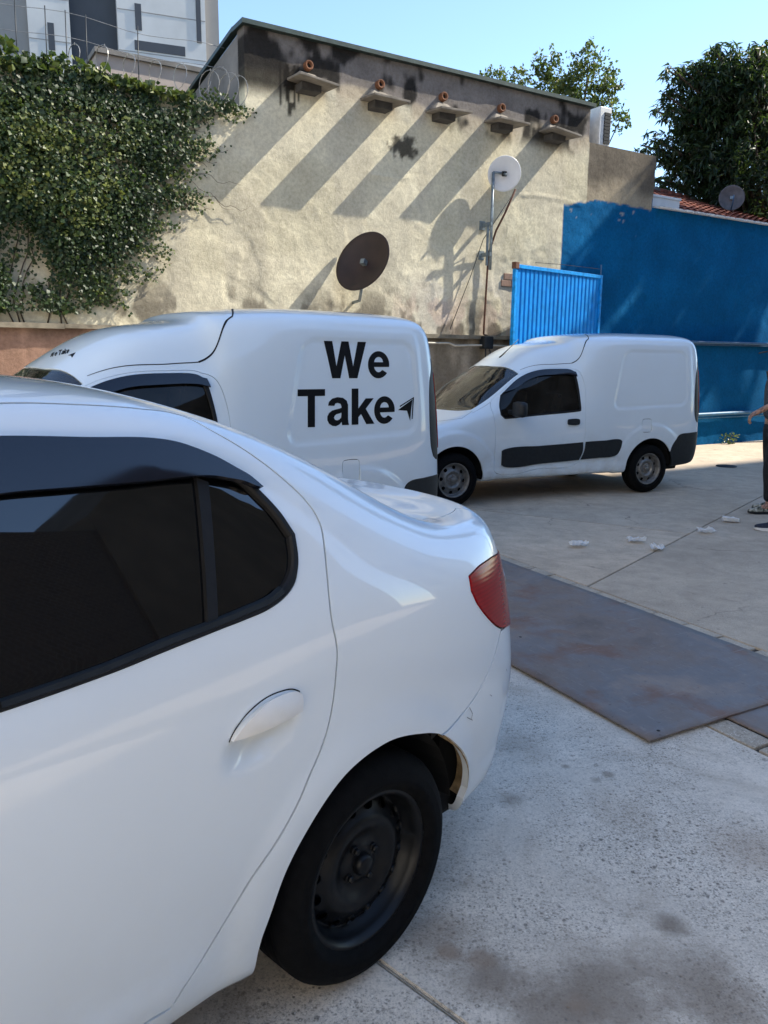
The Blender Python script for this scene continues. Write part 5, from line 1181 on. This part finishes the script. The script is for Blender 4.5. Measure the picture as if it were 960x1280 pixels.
# ------------------------------------------------------------------ the two small vans: one built, one copied
VA = (-.687, 6.038, math.radians(39.715)); VB = (2.925, 10.269, math.radians(23.817))
vf = Surf(van_rows()); RV, KV = vf.R-1, vf.K-1
van = thing('white_van', 'plain white delivery van without lettering parked by the blue gate', 'van', (VB[0], VB[1], 0), VB[2], 'small white delivery vans')
VP = MAT['van_paint']
def vpoly(pts, h=.016): return rail(vf, pts, VA, h, True)
VDOOR = vpoly(s_((-2.23, 1.13), (-2.22, .83), (-2.22, .38), (-2.17, .345), (-1.6, .375), (-1.12, .40), (-1.05, .45), (-1.005, .67), (-1.0, 1.0), (-.99, 1.23), (-1.01, 1.38), (-1.06, 1.48), (-1.15, 1.512), (-1.35, 1.515), (-1.57, 1.50), (-1.80, 1.432), (-2.06, 1.265), (-2.18, 1.18)))
VWIN = vpoly(s_((-2.09, 1.21), (-1.93, 1.32), (-1.77, 1.405), (-1.57, 1.462), (-1.35, 1.478), (-1.18, 1.475), (-1.12, 1.44), (-1.09, 1.25), (-1.075, 1.035), (-1.5, 1.005), (-2.09, .965), (-2.13, 1.0), (-2.13, 1.10)))
def arc(cx, r, a0, a1, k=18): return [(cx+r*math.cos(t), .31+r*math.sin(t)) for t in np.linspace(math.radians(a0), math.radians(a1), k)]
def varch(cx, r):
    q = arc(cx, r, 4 if cx else 7, 176); e = vf.trace(s_(q[0], q[-1])); return vpoly(s_(*q)+[('u', e[1][0], -.6), ('u', e[0][0], -.6)])
VAR, VAF = varch(0, .365), varch(-2.717, .36)
ub = vf.trace(s_((.30, .40)))[0][0]
VBUMP = vpoly([('u', ub, 1.8)] + s_((.33, .57), (.40, .665), (.46, .71), (.60, .722), (.70, .727)) + r_((.70, .727), (.5, .727), (.2, .727), (0, .727)) + [('u', RV, -.6), ('u', ub, -.6)])
VTAIL = vpoly(p((542, 447), (538.5, 460), (537, 475), (536.5, 505), (537.5, 540), (539, 560), (541.5, 570), (545, 574)) + r_((.66, .88), (.63, 1.0), (.62, 1.25), (.63, 1.50), (.665, 1.60)), .012)
VFUEL = vpoly(s_(*[(x-.09, z+.832) for x, z in rrect(-.072, .072, -.078, .078, .022)]), .012)
VSCR = vpoly(s_((-2.45, 1.052), (-2.1, 1.262), (-1.81, 1.442)) + t_((-1.845, .40), (-1.90, .2), (-1.915, 0), (-2.64, 0), (-2.62, .25), (-2.55, .5)), .03)
VHEAD = vpoly(f_((.40, .80), (.40, .68), (.55, .66)) + s_((-3.12, .68), (-2.98, .79), (-3.10, .83)) + f_((.55, .81),), .03)
VGRL = vpoly(f_((0, .70), (.36, .69), (.36, .62), (0, .62)), .03)
VFB = vpoly([('u', 3.2, -.6)] + s_((-3.07, .40), (-3.07, .58)) + f_((.6, .57), (.3, .56), (0, .56)) + [('u', 0, -.6)], .03)
a_ = vf.ab(np.array([(0, 0), (RV, 0), (RV, KV), (0, KV)])); L_ = []
for i in range(4):
    x, y = a_[i], a_[(i+1) % 4]; k = max(2, int(np.linalg.norm(y-x)/.05)); L_ += [x+(y-x)*q/k for q in range(k)]
VFULL = np.array(L_)
CP = np.array([(-.42, 1.71), (.526, 1.71), (.53, 1.08), (-.594, 1.043)])
def sdf(S):
    """signed distance to the pressed cargo panel (rounded quad)"""
    q = np.stack([S[:, 0], S[:, 2]], 1); d = np.full(len(q), -9.0); cs = CP.mean(0); rr = .10
    for i in range(4):
        a, b = CP[i], CP[(i+1) % 4]; e = (b-a)/np.linalg.norm(b-a); nn = V3(e[1], -e[0], 0)[:2]
        if (cs-a)@nn > 0: nn = -nn
        t = (q-a)@nn+rr; d = np.where(d < -8, t, np.where((t > 0) & (d > 0), np.hypot(t, d), np.maximum(t, d)))
    return d-rr
def vdisp(S):
    d = sdf(S); f = -.0085*sstep(.026, -.026, d)-.003*np.exp(-(d/.022)**2)
    for cx, r0 in ((0, .535), (-2.717, .515)):
        r = np.hypot(S[:, 0]-cx, S[:, 2]-.31); f = f+.011*sstep(r0+.030, r0-.030, r)
    f = f+.006*sstep(.42, .36, S[:, 2])*(np.abs(S[:, 0]+1.36) < 1.1)
    return f
HAND = dict(depth=.016)
vbody = panel('body', vf, VFULL, [VDOOR, VAR, VAF, VBUMP, VTAIL, VFUEL, VSCR, VHEAD, VGRL, VFB], VP, van, h=.019, disp=vdisp, depth=.02)
vdoor = panel('front_door', vf, VDOOR, [VWIN], VP, van, h=.035, disp=vdisp, depth=.018)
parts = [vbody, vdoor]
vfuel = panel('fuel_flap', vf, VFUEL, [], VP, van, h=.03, depth=.012, gap=.0022)
parts.append(panel('rear_bumper', vf, VBUMP, [VAR], MAT['plastic'], van, h=.035, off=.006, depth=.02))
vt = panel('tail_light', vf, VTAIL, [], MAT['plastic'], van, h=.03, off=.003, depth=.016); parts.append(vt)
VLENS = vpoly(r_((.735, 1.30), (.715, 1.48), (.68, 1.50), (.66, 1.25), (.67, .95), (.735, .93), (.757, 1.1)), .014)
panel('red_lens', vf, VLENS, [], MAT['red_lens'], vt, h=.03, off=.009, depth=.008, gap=0)
parts.append(panel('windscreen', vf, VSCR, [], MAT['screen_glass'], van, h=.05, off=-.005, depth=0))
parts.append(panel('headlight', vf, VHEAD, [], MAT['clear_lens'], van, h=.05)); parts.append(panel('grille', vf, VGRL, [], MAT['plastic'], van, h=.06)); parts.append(panel('front_bumper', vf, VFB, [VAF], VP, van, h=.06))
vg = panel('door_glass', vf, VWIN, [], MAT['side_glass'], vdoor, h=.05, off=-.012, depth=0, gap=-.004)
ribbon('window_rubber', vf, VWIN, [(-.004, -.004), (-.001, .003), (.014, .003), (.020, -.012)], MAT['rubber'], vdoor, True)
vis = vpoly(s_((-2.08, 1.225), (-1.93, 1.335), (-1.77, 1.42), (-1.57, 1.478), (-1.35, 1.494), (-1.17, 1.49), (-1.10, 1.465), (-1.085, 1.415), (-1.12, 1.425), (-1.20, 1.435), (-1.40, 1.43), (-1.58, 1.415), (-1.75, 1.36), (-1.92, 1.275)), .012)
panel('window_visor', vf, vis, [], MAT['visor'], vdoor, h=.03, off=.018, depth=.014, gap=0)
hq = vpoly(s_(*rrect(-1.255, -1.095, .868, .932, .02)), .01); panel('door_handle', vf, hq, [], MAT['plastic'], vdoor, h=.02, off=.022, depth=.03, gap=0)
m1 = vpoly(s_((-2.13, .60), (-2.10, .615), (-1.6, .64), (-1.03, .662), (-1.025, .56), (-1.07, .455), (-1.6, .435), (-2.08, .418), (-2.125, .44)), .014); panel('side_moulding', vf, m1, [], MAT['plastic'], vdoor, h=.05, off=.014, depth=.018, gap=0)
m2 = vpoly(s_((-.985, .664), (-.7, .672), (-.48, .675), (-.455, .655), (-.465, .58), (-.51, .50), (-.55, .482), (-.8, .468), (-1.04, .458), (-.995, .56)), .014); parts.append(panel('side_moulding', vf, m2, [], MAT['plastic'], van, h=.05, off=.014, depth=.018, gap=0))
VJ = [(-.014, -.011), (.014, -.011)]
for q in (VDOOR, VFUEL, VTAIL, VHEAD): parts.append(ribbon('panel_joint', vf, q, VJ, MAT['gap'], van, True))
seam = rail(vf, p((297, 384.5), (291, 392), (286.7, 398), (280, 407), (273, 427), (266.7, 440), (258, 448), (248, 452.7)), VA); parts.append(ribbon('fairing_joint', vf, seam, [(-.0055, .0015), (.0055, .0015)], MAT['gap'], van))
seam2 = rail(vf, p((248, 452.7), (225, 454), (200, 455.5), (133, 462), (109, 470)), VA); parts.append(ribbon('fairing_joint', vf, seam2, [(-.003, .0012), (.003, .0012)], MAT['gap'], van))
hoodl = rail(vf, s_((-2.46, 1.035), (-2.61, .965), (-2.86, .925), (-3.05, .865)), VA); parts.append(ribbon('bonnet_joint', vf, hoodl, [(-.003, .0012), (.003, .0012)], MAT['gap'], van))
frl = rail(vf, s_((-2.235, 1.13), (-2.47, 1.02)), VA); parts.append(ribbon('panel_joint', vf, frl, [(-.0025, .0012), (.0025, .0012)], MAT['gap'], van))
lin_holes = [VWIN, VSCR]; LBOX = vpoly([('u', 5.2, 4.6), ('u', 10.8, 4.6), ('u', 10.8, KV), ('u', 5.2, KV)], .05)
parts.append(panel('cab_lining', vf, LBOX, lin_holes, MAT['seat'], van, h=.12, off=-.035, depth=0, gap=0))
for o in parts: mirror(o)
# cab: seats, dash, wheel, bulkhead, mirror, antenna
bm = bmesh.new(); frame_box(bm, (-1.05, -.70, .45), (.03, 0, 0), (0, 1.40, 0), (0, 0, 1.0)); bobj('bulkhead', bm, MAT['seat'], van)
bm = bmesh.new(); frame_box(bm, (-2.45, -.66, .70), (.35, 0, 0), (0, 1.32, 0), (0, 0, .30), .05); dash = bobj('dashboard', bm, MAT['seat'], van)
bm = bmesh.new(); lathe(bm, [(.17, 0), (.185, .012), (.185, -.012)], (-2.02, -.36, 1.03), (.87, 0, -.5), (0, 1, 0), (.5, 0, .87), 24, True); bobj('steering_wheel', bm, MAT['plastic'], dash, True)
for y in (-.36, .36):
    bm = bmesh.new(); frame_box(bm, (-1.85, y-.24, .55), (.48, 0, 0), (0, .48, 0), (0, 0, .20), .05); st = bobj('seat', bm, MAT['seat'], van)
    bm = bmesh.new(); frame_box(bm, (-1.42, y-.23, .70), (.14, 0, 0), (0, .46, 0), (.12, 0, .52), .05); bobj('backrest', bm, MAT['seat'], st)
    bm = bmesh.new(); frame_box(bm, (-1.28, y-.13, 1.24), (.10, 0, 0), (0, .26, 0), (.03, 0, .17), .04); bobj('headrest', bm, MAT['seat'], st)
for sgn in (-1, 1):
    bm = bmesh.new(); frame_box(bm, (-2.06, sgn*.86, .98), (.10, 0, 0), (0, sgn*.20, 0), (0, 0, .17), .045); frame_box(bm, (-2.04, sgn*.74, 1.0), (.06, 0, 0), (0, sgn*.15, 0), (0, 0, .05), .015); bobj('door_mirror', bm, MAT['plastic'], van, True)
well(van, 0, .31, .375, .40, .76, MAT['under']); well(van, -2.717, .31, .372, .40, .76, MAT['under'])
bm = bmesh.new(); frame_box(bm, (-3.3, -.60, .24), (3.95, 0, 0), (0, 1.20, 0), (0, 0, .14), .03)
for x0, x1 in ((-3.2, -3.08), (-2.33, -.38), (.39, .60)): frame_box(bm, (x0, -.70, .30), (x1-x0, 0, 0), (0, 1.40, 0), (0, 0, .2), .02)
bobj('floor_pan', bm, MAT['under'], van)
wv_ = None
for cx in (0, -2.717):
    if wv_ is None: wv_ = wheel_mesh(van, 'v', cx, .297, .812, .297, .192, .175, MAT['rim_grey'], 8, .021, .138, .100)
    else: q = copy_tree(wv_, van); q.location = (cx, -.812, .297); q.rotation_euler = (0, .5, 0)
    q = copy_tree(wv_, van); q.location = (cx, .812, .297); q.rotation_euler = (0, 0, math.pi)
bm = bmesh.new(); tube(bm, [(.35, .4, .30), (.70, .4, .28)], .02, 10); bobj('exhaust_pipe', bm, MAT['rim_grey'], van, True)
# the lettered van
van2 = copy_tree(van); van2.location = (VA[0], VA[1], 0); van2.rotation_euler = (0, 0, VA[2]); van2['label'] = 'white delivery van with large black We Take lettering on its side'
bm = bmesh.new(); a0 = vf.ev(*vf.trace([('p', 0, 0)] if False else t_((-1.76, .10)))[0]); tube(bm, [a0, a0+V3(.03, 0, .025), a0+V3(.26, 0, .22)], [.012, .008, .003], 6); bobj('aerial', bm, MAT['plastic'], van, True)
# lettering drawn as outlines
def el(cx, cy, rx, ry, a0, a1, k=22): return [(cx+rx*math.cos(math.radians(t)), cy+ry*math.sin(math.radians(t))) for t in np.linspace(a0, a1, k)]
GL = {
 'W': (1.14, 0, 1, [(0, 1), (.225, 1), (.345, .32), (.475, 1), (.665, 1), (.795, .32), (.915, 1), (1.14, 1), (.91, 0), (.69, 0), (.57, .63), (.45, 0), (.23, 0)], []),
 'T': (.80, 0, 1, [(0, 1), (.80, 1), (.80, .82), (.505, .82), (.505, 0), (.295, 0), (.295, .82), (0, .82)], []),
 'k': (.68, 0, 1, [(0, 1), (.2, 1), (.2, .44), (.42, .72), (.66, .72), (.42, .43), (.68, 0), (.44, 0), (.28, .29), (.2, .20), (.2, 0), (0, 0)], []),
 'e': (.68, -.015, .735, [(.675, .30)]+el(.34, .36, .34, .375, 0, 322, 40)+[(.475, .21)]+el(.34, .36, .155, .205, 312, 200, 14)+[(.195, .30)], [el(.34, .42, .145, .155, 4, 176, 16)]),
 'a': (.64, -.02, .735, [(.64, 0), (.44, 0), (.425, .09), (.36, .02), (.26, -.02), (.16, -.01), (.06, .05), (.01, .14), (.01, .24), (.06, .33), (.15, .39), (.27, .42), (.36, .435), (.42, .455), (.42, .50), (.39, .56), (.31, .585), (.24, .57), (.21, .51), (.03, .52), (.06, .62), (.15, .70), (.30, .735), (.46, .715), (.57, .64), (.61, .53), (.61, .16), (.62, .07)],
        [[(.42, .33), (.36, .31), (.27, .29), (.22, .25), (.20, .20), (.23, .15), (.29, .13), (.36, .15), (.41, .20), (.42, .27)]]),
}
def letter(ch, quad, parent, h=.03):
    w, y0, y1, o, hs = GL[ch]; tl, tr, br_, bl_ = [np.array(q, float) for q in quad]
    def mp(pts):
        out = []
        for x, y in pts:
            a = x/w; b = (y1-y)/(y1-y0); q = (tl*(1-a)+tr*a)*(1-b)+(bl_*(1-a)+br_*a)*b; out.append(('p', q[0], q[1]))
        return vf.ab(vf.trace(out, VA))
    def orient(P): return P
    panel('lettering', vf, orient(mp(o)), [mp(q) for q in hs], MAT['decal'], parent, h=h, off=-.0035, disp=lambda S: vdisp(S)+.0055, depth=.0015, gap=0)
cq = lambda *q: [(380+x/4.8, 380+y/4.8) for x, y in q]
for ch, quad in (('W', ((122, 220), (375, 227), (375, 445), (122, 445))), ('e', ((388, 280), (515, 284), (515, 444), (388, 447))), ('T', ((-34, 512), (130, 510), (130, 736), (-34, 742))), ('a', ((142, 560), (274, 557), (274, 730), (142, 735))), ('k', ((290, 507), (426, 505), (426, 718), (290, 725))), ('e', ((425, 554), (548, 552), (548, 716), (425, 722)))):
    letter(ch, cq(*quad), van2)
for pts in ([(568, 637), (586, 622), (655, 572), (646, 640), (641, 700), (622, 640)], [(578, 611), (664, 557), (655, 690), (650, 690), (657, 568), (580, 618)]):
    panel('arrow_mark', vf, vf.ab(vf.trace([('p', x, y) for x, y in cq(*pts)], VA)), [], MAT['decal'], van2, h=.03, off=-.0035, disp=lambda S: vdisp(S)+.0055, depth=.0015, gap=0)
# the same words small above the windscreen
ql = lambda x0, x1, y0, y1, sl=-.22: [(q[0]/3, 370+q[1]/3) for q in ((x0+5, y0+sl*(x0-190)), (x1+5, y0+sl*(x1-190)), (x1, y1+sl*(x1-190)), (x0, y1+sl*(x0-190)))]
for ch, x0, x1, up in (('W', 186, 202, 0), ('e', 203, 212, 5), ('T', 217, 229, 0), ('a', 229, 238, 5), ('k', 239, 248, 0), ('e', 248, 257, 5)):
    letter(ch, ql(x0, x1, 210+up, 229), van2, 9)
panel('arrow_mark', vf, vf.ab(vf.trace([('p', x/3, 370+y/3) for x, y in ((256, 223), (284, 212), (270, 232), (266, 224))], VA)), [], MAT['decal'], van2, h=9, off=.002, depth=.001, gap=0)
# ------------------------------------------------------------------ people at the edge of the yard
MAT['skin'] = plain('skin', (.40, .22, .15), .55, .12, 14, bump=.05, sss=.05)
def inked():
    m = N('tattooed_skin'); c = m.coord(); f = m.ramp(m.voro(c, 24, 'DISTANCE_TO_EDGE'), (.06, 1.0), (.16, 0.0)); g = m.ramp(m.noise(c, 9, 4), (.42, 0.0), (.52, 1.0))
    m.set(base=m.mix(m.math('MULTIPLY', m.math('MULTIPLY', f, g), .6), (.40, .22, .15), (.045, .04, .045)), rough=.55); return m.m
MAT['ink_skin'] = inked()
MAT['black_cloth'] = plain('black_cloth', (.010, .010, .012), .9, .4, 40, bump=.4); MAT['grey_cloth'] = plain('charcoal_cloth', (.05, .05, .055), .9, .3, 30, bump=.3)
MAT['denim'] = plain('blue_denim', (.03, .075, .20), .9, .3, 60, bump=.4); MAT['navy'] = plain('navy_knit', (.012, .018, .035), .8, .4, 50, bump=.4); MAT['sole'] = plain('white_sole', (.70, .70, .68), .6, .06, 20)
m = N('camouflage_cloth'); c = m.coord(); m.set(base=m.ramp(m.noise(c, 26, 2), (.38, (.035, .04, .03)), (.50, (.22, .23, .19)), (.62, (.40, .40, .35))), rough=.85); MAT['camo'] = m.m
def skin_obj(name, chains, mat, parent, sub=2):
    """chains share points by key; each point is (x, y, z, r) or (x, y, z, rx, ry)"""
    key = {}; V = []; Rr = []; E = []
    for ch in chains:
        prev = None
        for q in ch:
            k = tuple(round(float(a), 4) for a in q[:3])
            if k not in key: key[k] = len(V); V.append(q[:3]); Rr.append((q[3], q[4] if len(q) > 4 else q[3]))
            if prev is not None and prev != key[k]: E.append((prev, key[k]))
            prev = key[k]
    me = bpy.data.meshes.new(name); me.from_pydata(V, E, []); me.update(); o = bpy.data.objects.new(name, me); link(o, parent)
    md = o.modifiers.new('skin', 'SKIN'); md.use_smooth_shade = True
    for i, d in enumerate(me.skin_vertices[0].data): d.radius = Rr[i]; d.use_root = (i == 0)
    s = o.modifiers.new('subdivision', 'SUBSURF'); s.levels = sub; s.render_levels = sub; me.materials.append(mat)
    return o
def shoe(parent, x, y, mat, sole, turn=0.0, lift=0.0):
    prof = [(-.085, .030, .075), (-.07, .036, .085), (-.03, .037, .088), (.03, .038, .075), (.09, .044, .055), (.14, .046, .045), (.175, .040, .038), (.195, .024, .030)]
    bm = bmesh.new(); rings = []
    for px, w, hgt in prof:
        rings.append([bm.verts.new((px, w*math.cos(t)*(1 if math.sin(t) < .5 else .9), .022+max(0, math.sin(t))*hgt)) for t in np.linspace(0, math.pi, 9)])
    for a, b in zip(rings, rings[1:]):
        for i in range(8): bm.faces.new((a[i], b[i], b[i+1], a[i+1]))
    bm.faces.new(rings[0]); bm.faces.new(rings[-1][::-1]); bmesh.ops.recalc_face_normals(bm, faces=bm.faces)
    o = bobj('shoe', bm, mat, parent, True); o.location = (x, y, lift); o.rotation_euler = (0, 0, turn)
    bm = bmesh.new(); out = [(px, w+.006) for px, w, h in prof]; ring = [(px, w) for px, w in out]+[(px, -w) for px, w in out[::-1]]
    vb = [bm.verts.new((px, w, .0 if px < .15 else .008)) for px, w in ring]; vt_ = [bm.verts.new((px, w, .030)) for px, w in ring]; k = len(ring)
    bm.faces.new(vt_); bm.faces.new(vb[::-1]); [bm.faces.new((vb[i], vb[(i+1) % k], vt_[(i+1) % k], vt_[i])) for i in range(k)]
    bmesh.ops.recalc_face_normals(bm, faces=bm.faces); bobj('sole', bm, sole, o)
    return o
def person(label, X, Y, rot, elbow, wrist, hand, legs, trousers, shirt, shoe_m, sole_m, cap_m=None, arm_m=None, scale=1.0):
    P = thing('person', label, 'person', (X, Y, 0), rot); P.scale = (scale,)*3
    pel = (0, 0, .96, .14, .12); sp = (0, 0, 1.12, .135, .105); ch = (.01, 0, 1.33, .155, .11); nk = (.015, 0, 1.50, .062); n2_ = (.045, 0, 1.56, .056); hd = (.08, 0, 1.66, .080, .092); ht = (.07, 0, 1.755, .072, .082)
    body = [[pel, sp, ch, nk, n2_, hd, ht], [hd, (.15, 0, 1.635, .022), (.178, 0, 1.628, .014)]]
    sleeves = []
    for sg, (e, w, hn) in ((1, (elbow, wrist, hand)), (-1, ((-.12, -.27, 1.14), (-.12, -.28, .90), (-.11, -.27, .81)))):
        sh = (0, .175*sg, 1.43, .066); el_ = (*e, .043); wr_ = (*w, .028); pm = (*hn, .030, .020)
        body.append([ch, sh, el_, wr_, pm]); sleeves.append([(.01, 0, 1.34, .195, .150), (0, .18*sg, 1.43, .092), (e[0]*.62, .18*sg+(e[1]-.18*sg)*.62, 1.43+(e[2]-1.43)*.62, .078)])
        d = np.array(hn)-np.array(w); d /= np.linalg.norm(d); sd = np.cross(d, V3(0, 0, 1)); sd /= np.linalg.norm(sd); dn = np.cross(d, sd); dn = -dn if dn[2] > 0 else dn
        for k, (off, ln) in enumerate(((-.030, .070), (-.010, .080), (.010, .075), (.029, .058))):
            b = np.array(hn)+sd*off; p1 = b+d*ln*.5+dn*.012; p2 = p1+d*ln*.25+dn*ln*.38; p3 = p2+dn*ln*.35-d*ln*.02
            body.append([pm, (*(b+d*.012), .0095), (*p1, .009), (*p2, .0085), (*p3, .007)])
        t0 = np.array(hn)-d*.035+sd*.034*sg; t1 = t0+d*.035+sd*.022*sg+dn*.012; t2 = t1+d*.03+dn*.014; body.append([pm, (*t0, .011), (*t1, .010), (*t2, .008)])
    tr = [[(0, 0, 1.0, .155, .135), (0, 0, .93, .16, .14)]]
    for sg, (k, a) in zip((1, -1), legs):
        hip = (0, .095*sg, .88, .092); kn = (*k, .058); an = (*a, .042)
        body.append([pel, hip, kn, an, (a[0]+.10, a[1], .045, .032)])
        tr.append([(0, 0, .93, .16, .14), (0, .10*sg, .86, .112, .108), ((k[0])*.55, .10*sg+(k[1]-.10*sg)*.55, .86+(k[2]-.86)*.55, .098), (*k, .086), (a[0]*.5+k[0]*.5-.01, (a[1]+k[1])/2, (a[2]+k[2])/2, .078), (a[0], a[1], a[2]+.03, .068)])
        shoe(P, a[0]+.02, a[1], shoe_m, sole_m)
    b = skin_obj('body', body, MAT['skin'] if arm_m is None else arm_m, P); skin_obj('trousers', tr, trousers, P)
    skin_obj('shirt', [[(0, 0, .97, .18, .155), (0, 0, 1.12, .172, .148), (.01, 0, 1.34, .195, .150), (0, 0, 1.46, .10, .095)]]+sleeves, shirt, P)
    for sg in (-1, 1):
        bm = bmesh.new(); bmesh.ops.create_uvsphere(bm, u_segments=10, v_segments=6, radius=.011); o = bobj('eye', bm, MAT['plastic'], P, True); o.location = (.157, .032*sg, 1.668)
        bm = bmesh.new(); bmesh.ops.create_uvsphere(bm, u_segments=10, v_segments=8, radius=.03); o = bobj('ear', bm, MAT['skin'], P, True); o.location = (.07, .092*sg, 1.65); o.scale = (.55, .3, 1)
    bm = bmesh.new(); bmesh.ops.create_uvsphere(bm, u_segments=20, v_segments=12, radius=.108)
    for v in list(bm.verts):
        if v.co.z < -.02: bm.verts.remove(v)
    o = bobj('cap' if cap_m else 'hair', bm, cap_m or MAT['black_cloth'], P, True); o.location = (.065, 0, 1.705); o.scale = (1.08, .98, .98)
    if cap_m:
        bm = bmesh.new(); q = [(.085+.115*math.cos(t), .085*math.sin(t), -.012*math.cos(2*t)) for t in np.linspace(-math.pi/2, math.pi/2, 12)]; v = [bm.verts.new(x) for x in q]+[bm.verts.new((x, y, z-.006)) for x, y, z in q]
        bm.faces.new(v[:12]); bm.faces.new(v[12:][::-1]); [bm.faces.new((v[i], v[12+i], v[12+i+1], v[i+1])) for i in range(11)]; bm.faces.new((v[11], v[23], v[12], v[0])); bobj('brim', bm, cap_m, o)
    return P
person('person in black trousers, patterned grey shoes and dark cap holding out a tattooed forearm', 4.20, 8.36, math.pi, (.10, .27, 1.235), (.325, .27, 1.115), (.41, .26, 1.06), (((.085, .11, .50), (.06, .12, .09)), ((-.03, -.11, .50), (-.10, -.13, .09))), MAT['black_cloth'], MAT['grey_cloth'], MAT['camo'], MAT['plastic'], MAT['black_cloth'], MAT['ink_skin'], 1.0)
person('person in blue jeans and navy sneakers with white soles', 3.955, 7.50, math.pi-.12, (-.05, .27, 1.14), (.02, .28, .90), (.05, .27, .81), (((.06, .11, .50), (.13, .13, .09)), ((-.03, -.11, .50), (-.12, -.13, .09))), MAT['denim'], MAT['grey_cloth'], MAT['navy'], MAT['sole'], None, None, .97)
# ------------------------------------------------------------------ litter, drain lid, weed
MAT['paper'] = plain('white_paper', (.90, .89, .87), .8, .04, 20, bump=.1)
def scrap(px, py, L, Wd, seed, rolled, label, rot):
    g = ground(px, py); bm = bmesh.new(); R2 = np.random.default_rng(seed); nx, ny = 9, 7; v = []
    for i in range(nx):
        for j in range(ny):
            x = -L/2+L*i/(nx-1); t = j/(ny-1)
            if rolled: a = t*2*math.pi*1.15; r = Wd*.36*(1-.25*i/(nx-1))*(1+.08*R2.normal()); y = r*math.cos(a); z = r+r*math.sin(a)*.8
            else: y = -Wd/2+Wd*t; z = .014+.050*abs(math.sin(t*math.pi*1.5+seed))*(.4+.6*vnoise(x*40+seed, y*40, 3))+.006*R2.normal()
            v.append(bm.verts.new((x+.004*R2.normal(), y+.003*R2.normal(), max(.004, z))))
    for i in range(nx-1):
        for j in range(ny-1): bm.faces.new((v[i*ny+j], v[(i+1)*ny+j], v[(i+1)*ny+j+1], v[i*ny+j+1]))
    geom = bmesh.ops.solidify(bm, geom=bm.faces[:], thickness=.0015); bmesh.ops.recalc_face_normals(bm, faces=bm.faces)
    o = bobj('paper_scrap', bm, MAT['paper'], None, False); o.location = (g[0], g[1], 0); o.rotation_euler = (0, 0, rot); return tag(o, label, 'litter', 'white paper litter on the concrete')
scrap(723, 684, .15, .10, 1, False, 'crumpled white paper scrap closest to the steel sheet', .1)
scrap(795, 678, .15, .10, 2, False, 'flat white paper scrap beside the slab joint', -.1)
scrap(821, 688, .11, .10, 3, False, 'smallest white paper scrap lying on the slab joint', .8)
scrap(883, 667, .16, .08, 4, False, 'thin curled white paper scrap between the slab joint and the shoes', -.15)
scrap(913, 653, .16, .10, 5, True, 'rolled white paper cup closest to the navy sneaker', -.25)
g = ground(908, 583); bm = bmesh.new(); lathe(bm, [(0, .016), (.13, .016), (.15, .012), (.155, 0)], (0, 0, 0), (0, 0, 1), (1, 0, 0), (0, 1, 0), 28)
o = bobj('drain_lid', bm, MAT['plastic'], None, True); o.location = (g[0], g[1], 0); tag(o, 'small round black drain lid at the edge of the sunlit strip', 'drain lid')
sW, zW = onwall(912, 553, .25); R3 = np.random.default_rng(8); Pw = W(sW, .24, 0)+np.stack([R3.normal(size=60)*.09, R3.normal(size=60)*.05, R3.uniform(.0, .20, 60)], 1)
MAT['weed'] = leafmat('weed_leaf', (.06, .10, .03), (.16, .20, .08), None, .3)
weed = thing('weed', 'small pale weed growing at the foot of the blue wall', 'plant', tuple(W(sW, .24, 0))); o = leaf_mesh('leaves', Pw, R3.normal(size=(60, 3))+V3(0, 0, .8), R3.uniform(.04, .09, 60), R3.uniform(0, 1, 60), MAT['weed'], None, 2); att(o, weed)
bm = bmesh.new(); [tube(bm, [W(sW, .24, 0), W(sW+R3.normal()*.05, .24, .09), W(sW+R3.normal()*.1, .26, .19)], .003, 4) for _ in range(5)]; att(bobj('stems', bm, MAT['stem'], None), weed)
